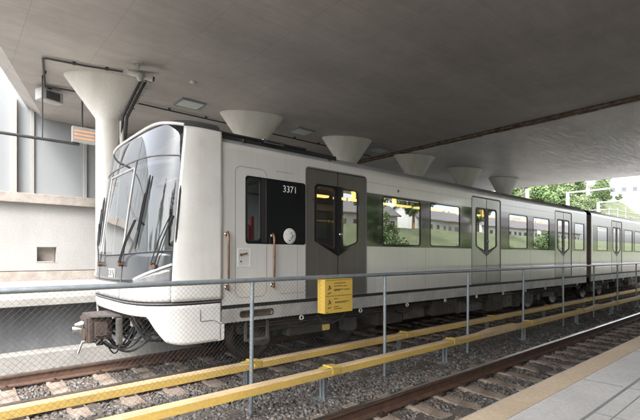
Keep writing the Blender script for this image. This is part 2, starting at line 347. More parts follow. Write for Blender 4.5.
# loose stones
def stones(n, xr, yr, smin, smax):
    c = np.stack([rng.uniform(*xr, n), rng.uniform(*yr, n), np.zeros(n)], -1)
    s = rng.uniform(smin, smax, (n,1,1))
    cube = np.array([[x,y,z] for x in (-1,1) for y in (-1,1) for z in (-1,1)], float)
    v = cube[None]*rng.uniform(.45, 1, (n,8,3))*s*np.array([1,1,.75])
    a = rng.uniform(0, 2*PI, n); b = rng.uniform(-.8, .8, n)
    ca, sa, cb, sb = np.cos(a), np.sin(a), np.cos(b), np.sin(b)
    x, y, z = v[...,0].copy(), v[...,1].copy(), v[...,2].copy()
    y, z = y*cb[:,None]-z*sb[:,None], y*sb[:,None]+z*cb[:,None]
    x, y = x*ca[:,None]-y*sa[:,None], x*sa[:,None]+y*ca[:,None]
    v = np.stack([x,y,z], -1); c[:,2] = -.212+rng.uniform(-.01,.022,n)
    c[:,2] -= .03*np.exp(-((c[:,1]-4.85)/.5)**2)
    c[:,2] -= .026*((np.abs(c[:,1]-2.79)<1.22)|(np.abs(c[:,1]-7.11)<1.22))
    v += c[:,None,:]
    f = np.array([(0,1,3,2),(4,6,7,5),(0,4,5,1),(2,3,7,6),(0,2,6,4),(1,5,7,3)])
    # rusty tone near the rails, grey between the tracks
    base = rng.beta(1.5, 2.0, n)*.86
    dist = np.min(np.abs(c[:,1:2]-np.array([[2.04,3.54,6.36,7.86]])), axis=1)
    rust = (rng.uniform(0,1,n) < .55*np.exp(-dist/.35)); base[rust] = rng.uniform(.9,1,rust.sum())
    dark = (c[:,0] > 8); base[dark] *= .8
    return v.reshape(-1,3), (f[None]+8*np.arange(n)[:,None,None]).reshape(-1,4), np.repeat(base, 8)
sets = [stones(62000,(-.5,7),(2.6,8.7),.011,.030), stones(24000,(7,14),(1.3,6.9),.016,.036), stones(9000,(14,32),(1.3,6),.03,.05), stones(5000,(-3,-.5),(4,8.7),.02,.038)]
o = 0; VV=[];FF=[];TT=[]
for v,f,t in sets: VV.append(v); FF.append(f+o); TT.append(t); o += len(v)
tag(np_mesh('ballast_stones', np.concatenate(VV), np.concatenate(FF), M['stones'], tone=np.concatenate(TT)), 'crushed grey and rusty ballast stones between and beside the rails', 'ballast', kind='stuff')

# platforms
mb = MB()
mb.box(-8, 60, -6, .946, .6, PZ_NEAR, 0)
mb.box(-8, 60, .95, EDGE_NEAR-.012, .6, PZ_NEAR, 1)
mb.box(-8, 60, EDGE_NEAR-.012, EDGE_NEAR, .75, PZ_NEAR-.003, 2)
mb.box(-8, 60, -6, .9, -.4, .6, 2)
mb.box(-8, 60, .703, .717, PZ_NEAR-.01, PZ_NEAR+.002, 3)
for i in range(46): 
    x = -3+i*1.2; mb.box(x, x+.006, .73, .94, PZ_NEAR-.01, PZ_NEAR+.0015, 3)
for i in range(92):
    x = -3+i*.6; mb.box(x, x+.005, -2, .70, PZ_NEAR-.01, PZ_NEAR+.0015, 3)
for i in range(9):
    y = .62-i*.3; mb.box(-3, 55, y, y+.005, PZ_NEAR-.01, PZ_NEAR+.0018, 3)
tag(mb.build('near_platform', [M['platform'], M['platform_tan'], M['platform_lip'], M['joint']]), kind='structure')
mb = MB()
mb.box(-30, 60, EDGE_FAR+.35, 15.2, .93, PZ_FAR, 0)
mb.box(-30, 60, EDGE_FAR, EDGE_FAR+.347, .92, PZ_FAR+.003, 1, bev=.01)
mb.box(-30, 60, 9.15, 9.4, .1, .93, 2)
mb.box(-30, 60, 8.72, 9.15, -.4, .10, 3)
for i in range(60): mb.box(-29.7+i*1.5, -29.69+i*1.5, EDGE_FAR+.36, 14.9, PZ_FAR, PZ_FAR+.002, 4)
mb.box(-30, 60, 9.35, 9.45, PZ_FAR-.01, PZ_FAR+.0035, 5)
tag(mb.build('far_platform', [M['platform_lip'], M['platform_lip'], M['recess'], M['plinth'], M['joint'], M['platform_tan']]), kind='structure')

# ================================================================== BRIDGE
CZ = 5.90
def lx(y): return .745+(y-10.4)*.296          # skewed left edge
br = empty('road_bridge', (13.5,5,CZ), 0, 'wide grey concrete road bridge spanning over both tracks and platforms', 'bridge')
def deck(name, xa, xb, m, z0):
    mb = MB(); ys = [-9, 22]
    vs = []
    for y in ys:
        for x, z in ((xa(y)-.55, z0+1.1), (xa(y)-.45, z0+.30), (xa(y), z0), (xb(y), z0), (xb(y)+.3, z0+.3), (xb(y)+.3, z0+1.1)): vs.append((x-13.5, y-5, z-CZ))
    fs = [(i, (i+1)%6, 6+(i+1)%6, 6+i) for i in range(6)]+[tuple(range(6)), tuple(range(6,12))]
    mb.add(vs, fs); return mb.build(name, m, br)
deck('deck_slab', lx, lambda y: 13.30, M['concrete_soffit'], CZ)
deck('deck_slab', lambda y: 14.0, lambda y: 26.6-(y-8)*.10, M['concrete_soffit_lit'], CZ+.02)
mb = MB(); 
for i in range(60):
    y = -9+i*.5; mb.box(-.2+random.uniform(-.02,.02), .52+random.uniform(-.03,.03), y-5, y+.5-5, .03+random.uniform(0,.02), .25)
tag(mb.build('expansion_joint', M['rust_joint'], br), 'rusty crumbling joint between the two halves of the deck')
mb = MB(); mb.tube([(-.02,y-5,-.01+.012*math.sin(y*3)) for y in np.arange(-8,20,.6)], .03); mb.build('drain_strip', M['rust_joint'], br)

# columns
cyl_x = [2.80+3.90*i for i in range(6)]
words_ = ['nearest white flared column, behind the train cab, with a cable strip down its cone', 'white column head rising right above the cab side window', 'white column head above the first dark passenger doors',
          'white column head fourth from the left, near the rusty deck joint', 'small white column head fifth from the left above the train roof', 'farthest white column head, beside the green trees at the bridge mouth']
pc = None
def make_col():
    e = empty('flared_column', (0,0,PZ_FAR))
    mb = MB(); h = CZ-PZ_FAR
    mb.lathe([(0.001,0.004),(.27,.004),(.27,h-.98)], n=40); mb.build('shaft', M['column'], e)
    mb = MB(); prof = [(.27,.27,h-.98),(.285,.275,h-.93),(.90,.39,h-.06),(.92,.40,h-.03),(.92,.40,h)]; n = 48; q0 = R(-24)
    vs = [(a*math.cos(2*PI*j/n)*math.cos(q0)-b*math.sin(2*PI*j/n)*math.sin(q0), a*math.cos(2*PI*j/n)*math.sin(q0)+b*math.sin(2*PI*j/n)*math.cos(q0), z_) for a, b, z_ in prof for j in range(n)]
    mb.add(vs, [(i*n+j,i*n+(j+1)%n,(i+1)*n+(j+1)%n,(i+1)*n+j) for i in range(4) for j in range(n)], 0, True); mb.build('capital', M['column'], e)
    return e
pc = make_col()
for i, x in enumerate(cyl_x):
    c = pc if i == 0 else copy_tree(pc)
    c.location = (x, 10.75, PZ_FAR); tag(c, words_[i], 'column', 'flared columns along the far platform')
# cable strip on the first column (part of it)
mb = MB(); h = CZ-PZ_FAR
pts = [(.55,-.66,h-.03),(.42,-.55,h-.35),(.22,-.33,h-.90),(.19,-.23,h-1.6)]
mb.tube(pts, .03, 0, 6); mb.tube([(x_+.10,y_+.01,z_) for x_,y_,z_ in pts], .03, 0, 6)
for k in range(6):
    t = k/5; x_ = .60-.38*t; z_ = h-.08-.76*t; mb.box(x_-.06,x_+.17,-.66+.33*t,-.60+.32*t,z_-.015,z_+.015,1)
mb.build('cable_strip', [M['dark_grey'], M['grey_plastic']], pc)
mb = MB(); mb.tube([(.22,-.26,h-1.0),(.22,-.24,.02)], .05, 0, 10); mb.build('downpipe', M['column'], pc)

# conduits under the deck
mb = MB(); z = CZ-.04
mb.tube([(1.72,12.0,z),(1.62,11.4,z),(1.46,10.42,z),(1.52,10.36,z),(2.2,10.22,z),(2.9,10.0,z)], .022, 0, 8)
for x, y in ((1.6,11.2),(2.0,10.27),(2.6,10.1)): mb.box(x-.03,x+.03,y-.03,y+.03,z-.02,z+.04)
tag(mb.build('ceiling_conduit', M['dark_grey']), 'thin dark conduit bent round the floodlight and the nearest column head', 'conduit', 'cable conduits under the bridge deck')
mb = MB(); mb.tube([(1.72,12.02,z-.02),(2.1,11.95,z-.02),(3.4,11.75,z-.02),(12.9,11.75,z-.02)], .022, 0, 8)
for i in range(9): mb.box(3.5+i*1.1,3.56+i*1.1,11.72,11.78,z-.03,z+.04)
tag(mb.build('ceiling_conduit', M['dark_grey']), 'long straight dark conduit running behind the column heads', 'conduit', 'cable conduits under the bridge deck')
# floodlight
e = empty('floodlight', (1.85,12.25,CZ-.05), R(20), 'boxy white floodlight with dark glass fixed under the bridge edge', 'floodlight')
mb = MB(); mb.box(-.26,.26,-.14,.14,-.30,-.03,0,.02); mb.build('housing', M['grey_plastic'], e)
mb = MB(); mb.box(-.15,.17,-.16,-.142,-.27,-.08,0,.005); mb.build('lamp_glass', M['dark_grey'], e)
mb = MB(); mb.box(-.04,.04,-.03,.03,-.03,.05); mb.build('bracket', M['dark_grey'], e)
# ceiling lamps
def ceil_lamp():
    e = empty('ceiling_lamp', (0,0,CZ))
    mb = MB(); mb.plate([(-.34,-.30),(.34,-.30),(.34,.30),(-.34,.30)], [[(-.30,-.26),(.30,-.26),(.30,.26),(-.30,.26)]], -.05, 0, 0, 'XY'); mb.build('lamp_frame', M['galv'], e)
    mb = MB(); mb.box(-.298,.298,-.258,.258,-.045,-.005); mb.build('diffuser', M['lamp_off'], e)
    return e
lp = ceil_lamp()
for i, t in enumerate(['square unlit ceiling lamp right of the surveillance camera', 'square unlit ceiling lamp between the second and third column heads', 'square unlit ceiling lamp just before the rusty deck joint']):
    c = lp if i == 0 else copy_tree(lp); c.location = (4.9+3.85*i, 11.0, CZ); tag(c, t, 'ceiling lamp', 'unlit lamps under the bridge deck')
# surveillance camera cluster
e = empty('surveillance_camera', (3.05,9.45,CZ), R(-25), 'pale surveillance camera bracketed under the deck in front of the nearest column', 'camera')
mb = MB(); mb.cyl((0,0,-.02),(0,0,0),.11,0,20); mb.cyl((0,0,-.18),(0,0,-.02),.03,0,12); mb.build('mount', M['grey_plastic'], e)
mb = MB(); mb.tube([(-.20,0,-.20),(.30,0,-.30)], .065, 0, 14); mb.plate(rrect(-.25,.42,-.085,.085,.03), [], -.175, -.16, 0, 'XY'); mb.build('camera_body', M['grey_plastic'], e)
mb = MB(); mb.lathe([(.001,-.42),(.05,-.40),(.075,-.34),(.075,-.27),(.04,-.24),(.001,-.24)], (.05,-.10,0), 18); mb.build('dome_camera', M['grey_plastic'], e)
mb = MB(); mb.cyl((.30,0,-.30),(.325,0,-.305),.05,0,14); mb.build('lens', M['black'], e)
e = empty('smoke_detector', (4.35,9.6,CZ), 0, 'tiny white disc detector on the soffit right of the surveillance camera', 'detector')
mb = MB(); mb.lathe([(.001,-.05),(.05,-.045),(.08,-.02),(.08,.002)], n=18); mb.build('housing', M['grey_plastic'], e)
# hanging display board and its rail
mb = MB(); mb.tube([(-6,11.5,4.45),(2.35,11.5,4.45)], .035, 0, 8); 
for x in (-4,-1,1.6): mb.tube([(x,11.5,4.45),(x,11.5,CZ+ (0 if x>1.2 else -.9))], .015, 0, 6)
tag(mb.build('cable_rail', M['dark_grey']), 'thin dark cable rail running in front of the far wall to the display board', 'rail')
e = empty('display_board', (2.40,11.45,4.45), 0, 'small white hanging display board with orange text lines left of the nearest column', 'display')
mb = MB(); mb.box(-.22,.35,-.06,.06,.03,.40,0,.015); mb.build('housing', M['grey_plastic'], e)
for r_ in range(3):
    mb = MB(); xx = -.18
    while xx < .24: l_ = random.uniform(.03,.09); mb.box(xx,xx+l_,-.068,-.062,.11+r_*.085,.14+r_*.085); mb.box(xx,xx+l_+.02,-.0655,-.0622,.12+r_*.085,.13+r_*.085); xx += l_+.015
    mb.build('text_line', M['orange_led'], e)
mb = MB(); mb.tube([(0,0,.42),(0,0,CZ-4.45)], .02, 0, 8); mb.build('hanger', M['dark_grey'], e)

# ================================================================== FAR WALL
WY = 15.0
e = empty('station_wall', (0,WY,PZ_FAR), 0, 'tall pale concrete wall behind the far platform with grey panels above a ledge', 'wall')
mb = MB(); lz = 3.32-PZ_FAR
mb.plate([(-30,.3),(32,.3),(32,lz),(-30,lz)], [[(1.95,.55),(2.45,.55),(2.45,1.0),(1.95,1.0)]], 0, .5); 
mb.box(-30,32,.1,.6,0,.3)
mb.build('lower_wall', M['wall'], e)
mb = MB(); mb.box(-30,32,-.06,.1,.004,.28); mb.build('plinth', M['ledge'], e)
mb = MB(); mb.box(1.97,2.43,.22,.26,.57,.98); mb.box(1.93,2.47,-.006,.2,.53,.55); mb.build('vent_niche', M['ledge'], e)
mb = MB()
for i in range(8): mb.box(-30+i*7.5,-30+i*7.5+7.48,-.16,.3,lz,lz+.28,0,.015)
mb.build('ledge', M['ledge'], e)
mb = MB(); mb.box(-30,32,.12,.4,lz+.28,5.85)
mb.build('panel_wall', M['wall_panel'], e)
mb = MB()
for i in range(44):
    x = -29+i*1.4; mb.box(x,x+.09,.06,.125,lz+.281,5.84)
    if i%3 == 0: mb.box(x+.2,x+.42,.09,.122,lz+.281,5.84)
mb.build('batten', M['wall'], e)['kind'] = 'stuff'
mb = MB(); mb.box(1.33,1.46,-.02,.119,lz+.28,5.3); mb.build('tan_strip', M['tan_wall'], e)

e = empty('mirror_wall', (3,-5.6,PZ_NEAR), 0, 'added unseen dark wall behind the near platform, mirrored black in the cab window band', 'wall')  # unseen wall, added so the near window band reflects something dark
mb = MB(); mb.box(0,13.3,-.3,0,0,CZ-PZ_NEAR-.003); mb.build('wall_body', M['recess'], e)
mb = MB(); mb.box(0,13.3,0,.05,0,.25); mb.build('skirting', M['plinth'], e)
# ================================================================== TRACKS
RAILP = [(-.07,-.172),(.07,-.172),(.07,-.158),(.012,-.135),(.010,-.045),(.036,-.034),(.036,-.006),(.028,0),(-.028,0),(-.036,-.006),(-.036,-.034),(-.010,-.045),(-.012,-.135),(-.07,-.158)]
def sleeper_mesh(parent, x):
    return None
def track(yc, rails, topm, x0, x1, label):
    t = empty('railway_track', (0,yc,0), 0, label, 'railway track', 'railway tracks')
    for ry in rails:
        mb = MB(); n = len(RAILP)
        vs = [(x, ry-yc+p[0], p[1]) for x in (x0,x1) for p in RAILP]
        fs = [(i,(i+1)%n,n+(i+1)%n,n+i) for i in range(n)]
        for i, f in enumerate(fs): mb.add([vs[j] for j in f], [(0,1,2,3)], 1 if i in (6,7,8) else 0)
        mb.build('rail', [M['rail_side'], topm], t)
    mb = MB()
    prof = [(-1.25,-.36),(1.25,-.36),(1.25,-.19),(1.0,-.178),(.5,-.178),(.38,-.20),(-.38,-.20),(-.5,-.178),(-1.0,-.178),(-1.25,-.19)]
    n = len(prof); hw = .125
    vs = [(sx*(hw if p[1] < -.3 else hw-.018), p[0], p[1]) for sx in (-1,1) for p in prof]
    mb.add(vs, [(i,(i+1)%n,n+(i+1)%n,n+i) for i in range(n)]+[tuple(range(n)),tuple(range(n,2*n))], 0)
    for ry in rails:
        for s in (-1,1):
            y = ry-yc+s*.105
            mb.box(-.06,.06,y-.045,y+.045,-.178,-.150,1); mb.cyl((0,y,-.152),(0,y,-.12),.018,1,8)
    sl = mb.build('sleeper', [M['sleeper'], M['clip']], t)
    k = 0; x = x0+.3
    while k < 96:
        c = sl if k == 0 else sl.copy()
        if k: COL.objects.link(c); c.parent = t
        c.location = (x+random.uniform(-.02,.02), random.uniform(-.02,.02), random.uniform(-.004,.004)); c.rotation_euler.z = random.uniform(-.012,.012)
        x += .62; k += 1
    return t
track(2.79, (2.04,3.54), M['rail_top'], .6, 60.5, 'empty railway track with rusty sleepers beside the near platform')
track(7.11, (6.36,7.86), M['rail_top_dull'], -4, 56, 'railway track under the train, its rusty rails reaching out in front of the coupler')

# third rails
def third(yc, ztop, caps, label, raised=()):
    t = empty('power_rail', (0,yc,0), 0, label, 'power rail', 'yellow covered power rails')
    w2, h = .072, .10
    edges = [-6]+[c for c in caps]+[70]
    for i in range(len(edges)-1):
        a, b = edges[i]+.005, edges[i+1]-.005
        mb = MB(); dz = random.uniform(-.003,.003)
        prof = [(-w2,-h),(-w2,-.012),(-w2+.014,0),(w2-.014,0),(w2,-.012),(w2,-h),(w2-.012,-h),(w2-.012,-.014),(-w2+.012,-.014),(-w2+.012,-h)]
        n = len(prof); vs = [(x,p[0],ztop+p[1]+dz) for x in (a,b) for p in prof]
        for j in range(n):
            f = (j,(j+1)%n,n+(j+1)%n,n+j); mb.add([vs[q] for q in f], [(0,1,2,3)], 1 if j in (1,2) else 0)
        mb.add(vs[:n], [tuple(range(n))], 0); mb.add(vs[n:], [tuple(range(n))], 0)
        mb.build('cover_board', [M['yellow'], M['yellow_dirty']], t)
    mb = MB(); mb.box(-6,70,-.028,.028,ztop-.11,ztop-.03); mb.build('conductor', M['rail_side'], t)
    for c in caps:
        s = .85 if yc > 5 else 1
        b = empty('support', (c,0,0)); b.parent = t
        mb = MB(); mb.box(-.075*s,.075*s,-w2-.012,w2+.03,ztop-.085,ztop+.018,0,.012)
        mb.add([(-.22,-w2+.01,ztop+.004),(-.22,w2,ztop+.004),(-.075,w2,ztop+.018),(-.075,-w2+.01,ztop+.018)], [(0,1,2,3)])
        mb.box(-.10,-.06,-w2-.02,w2+.03,ztop+.004,ztop+.028,0,.006)
        mb.build('joint_cap', M['yellow_cap'], b)
        mb = MB(); mb.box(-.11,-.03,.10,.115,-.25,ztop-.03); mb.box(-.11,-.095,.06,.16,-.25,ztop-.03); mb.box(-.20,.05,.04,.20,-.215,-.19); mb.box(-.10,-.03,.02,.12,ztop-.08,ztop-.055)
        mb.build('bracket', M['galv'], b)
    for (a, b_) in raised:
        mb = MB(); mb.add([(a,-w2-.01,ztop-.01),(a,w2+.01,ztop-.01),(a+.5,w2+.012,ztop+.03),(a+.5,-w2-.012,ztop+.03),(b_,-w2-.012,ztop+.03),(b_,w2+.012,ztop+.03),(b_,-w2-.012,ztop-.085),(b_,w2+.012,ztop-.085),(a,-w2-.012,ztop-.085),(a,w2+.012,ztop-.085),(a+.5,-w2-.012,ztop-.085),(a+.5,w2+.012,ztop-.085)],
               [(0,1,2,3),(3,2,5,4),(4,5,7,6),(0,3,10,8),(3,4,6,10),(1,9,11,2),(2,11,7,5),(0,8,9,1)])
        mb.build('sleeve', M['yellow_dirty'], t)
    return t
third(5.42, .222, [3.43+3.6*k for k in range(-1,16)], 'far yellow power rail cover running under the edge of the train')
third(4.36, .243, [4.02,7.05,10.35,13.8,17.1,20.4,23.7,27,30.5,34,38,42,46], 'near yellow power rail cover standing between fence and empty track', [(8.0,9.6),(14.6,15.4)])

# ================================================================== FENCE
FY = 4.62; HZ = 1.475
fe = empty('track_fence', (0,FY,-.25), 0, 'galvanised fence of thin posts, one handrail and wire mesh between the two tracks', 'fence')
mb = MB(); mb.tube([(-7,0,HZ+.25),(8,0,HZ+.25)], .029, 0, 12); mb.tube([(8,0,HZ+.25),(48,0,HZ+.25)], .029, 0, 10); mb.build('handrail', M['galv'], fe)
pm = MB(); pm.cyl((0,0,-.1),(0,0,HZ+.22),.026,0,12); pm.tube([(0,0,HZ+.20),(0,0,HZ+.25)],.031,0,12); p0 = pm.build('fence_post', M['galv'], fe)
xp = .29-2.585*2; k = 0
while xp < 46:
    c = p0 if k == 0 else p0.copy()
    if k: COL.objects.link(c); c.parent = fe
    c.location = (xp+.012*math.sin(k*3),.03,-.0); c.rotation_euler = (R(random.uniform(-.6,.6)), R(random.uniform(-.5,.5)), 0); xp += 2.585; k += 1
# woven wire
def strands(x0, x1, z0, z1, pitch, r):
    A = []; B = []; H = z1-z0
    for s in (1,-1):
        for xx in np.arange(x0-H, x1+H, pitch):
            a = np.array([xx, .004*s, z0]); b = np.array([xx+s*H, .004*s, z1])
            for e_ in (x0, x1):
                pass
            lo, hi = min(a[0],b[0]), max(a[0],b[0])
            if hi <= x0 or lo >= x1: continue
            def at(x): t = (x-a[0])/(b[0]-a[0]); return a+(b-a)*t
            P_, Q_ = a, b
            if P_[0] < x0: P_ = at(x0)
            if P_[0] > x1: P_ = at(x1)
            if Q_[0] < x0: Q_ = at(x0)
            if Q_[0] > x1: Q_ = at(x1)
            A.append(P_); B.append(Q_)
    A = np.array(A); B = np.array(B); t = B-A; t /= np.linalg.norm(t,axis=1)[:,None]
    n1 = np.cross(t, np.array([0,1.,0])); n2 = np.tile(np.array([0,1.,0]), (len(t),1)); V = []
    for k in range(3):
        an = 2*PI*k/3; V.append(A+(n1*math.cos(an)+n2*math.sin(an))*r)
    for k in range(3):
        an = 2*PI*k/3; V.append(B+(n1*math.cos(an)+n2*math.sin(an))*r)
    V = np.stack(V,1).reshape(-1,3); f = np.array([(0,1,4,3),(1,2,5,4),(2,0,3,5)])
    return V, (f[None]+6*np.arange(len(A))[:,None,None]).reshape(-1,4)
V1,F1 = strands(-4, 5.2, .10, HZ+.24, .058, .0011)
np_mesh('wire_mesh', V1, F1, M['wire'], fe)
# yellow notice box
def notice(x, label):
    e = empty('notice_box', (x,FY,HZ-.03), 0, label, 'sign', 'yellow notice boxes on the fence')
    mb = MB(); mb.box(0,.56,-.09,.07,-.49,0,0,.008); mb.build('box', M['sign_yellow'], e)
    mb = MB(); y0, y1 = -.0935, -.0905
    mb.box(.02,.54,y0,y1,-.245,-.238); mb.box(.02,.54,y0,y1,-.015,-.009); mb.box(.03,.06,y0,y1,-.476,-.466)
    for z_, a, b in ((-.06,.18,.42),(-.10,.18,.34),(-.105,.36,.44),(-.15,.18,.36),(-.155,.38,.50),(-.165,.18,.30),(-.285,.18,.26),(-.33,.20,.48),(-.345,.20,.42),(-.40,.18,.28),(-.43,.18,.34)):
        xx = a
        while xx < b: l = random.uniform(.015,.045); mb.box(xx,min(b,xx+l),y0,y1,z_-.006,z_+.006); xx += l+.008
    for cz in (-.15,-.36):   # small pictograms
        mb.cyl((.09,y0,cz+.05),(.09,y1,cz+.05),.016,0,10)
        mb.plate([(.06,cz),(.07,cz-.01),(.09,cz+.02),(.11,cz-.005),(.125,cz+.035),(.10,cz+.035),(.08,cz+.035)], [], y0, y1)
        mb.plate([(.05,cz-.05),(.12,cz-.035),(.13,cz-.045),(.06,cz-.065)], [], y0, y1)
    mb.build('lettering', M['sign_ink'], e)
    mb = MB()
    for xx in (.08,.48): mb.box(xx-.02,xx+.02,.065,.075,-.3,.06); mb.tube([(xx,.03,-.02),(xx,.03,.03)],.008)
    mb.build('clamp', M['galv'], e)
notice(4.02, 'yellow notice box with two rows of small dark print hanging on the fence handrail')

# ================================================================== TRAIN
YC = 7.12; HW = 1.52; YN = YC-HW
def wz(z):
    if z <= 3.36: return HW
    t = min(1, (z-3.36)/.38); return HW*max(0, 1-t**2.2)**(1/2.2)
SEAM = 2.968
NZ = 4.0
# unit plan curve sampled by arc length
_raw = []
for i in range(2001):
    a = -PI/2+PI*i/2000; _raw.append((math.copysign(abs(math.sin(a))**(2/NZ), a)*HW, 1.12*abs(math.cos(a))**(2/NZ)))
_s = [0]
for i in range(2000): _s.append(_s[-1]+math.dist(_raw[i], _raw[i+1]))
_S = np.array(_s)/_s[-1]*2-1; _G = np.array([q[0] for q in _raw])/HW; _H = np.array([q[1] for q in _raw])/1.12
def wn(z):
    if z <= 3.40: return HW
    t = min(1, (z-3.40)/.40); return HW*max(0, 1-t**4)**(1/4)
def plan(p): return float(np.interp(p,_S,_G)), float(np.interp(p,_S,_H))
def depth(z):
    D = 1.12
    if z > 1.3: D -= .27*((z-1.3)/2.1)**1.25
    if z < 1.1: D -= .10*(1.1-z)
    if z > 3.60: D *= max(0, 1-((z-3.60)/.20)**2.2)**.5
    return max(D, .001)
def nose(p, z, off=0):
    g_, h_ = plan(p); w_ = wn(z); d_ = depth(z)
    x = SEAM-d_*h_; y = YC+w_*g_
    if off:
        e_ = 1e-3; g1, h1 = plan(min(1,p+e_)); g0, h0 = plan(max(-1,p-e_))
        tx, ty = -(h1-h0)*d_, (g1-g0)*w_; l = math.hypot(tx, ty) or 1
        x += -ty/l*off; y += tx/l*off
        if z > 3.3: pass
    return Vector((x, y, z))
def p_of_dy(dy):      # near side negative
    return float(np.interp(dy/HW, _G, _S))
def patch(mb, p0, p1, zb, zt, n=40, m=24, off=0, mi=0):
    vs = []
    for i in range(n+1):
        p = p0+(p1-p0)*i/n; a = zb(p) if callable(zb) else zb; b = zt(p) if callable(zt) else zt
        for j in range(m+1): vs.append(nose(p, a+(b-a)*j/m, off))
    k = m+1
    mb.add(vs, [(i*k+j,(i+1)*k+j,(i+1)*k+j+1,i*k+j+1) for i in range(n) for j in range(m)], mi, True)
def solid(o, t=.03, offs=-1):
    md = o.modifiers.new('thickness', 'SOLIDIFY'); md.thickness = t; md.offset = offs; return o
def ntube(mb, pz, r, off=.004, mi=0, n=6): mb.tube([nose(p,z,off) for p,z in pz], r, mi, n)

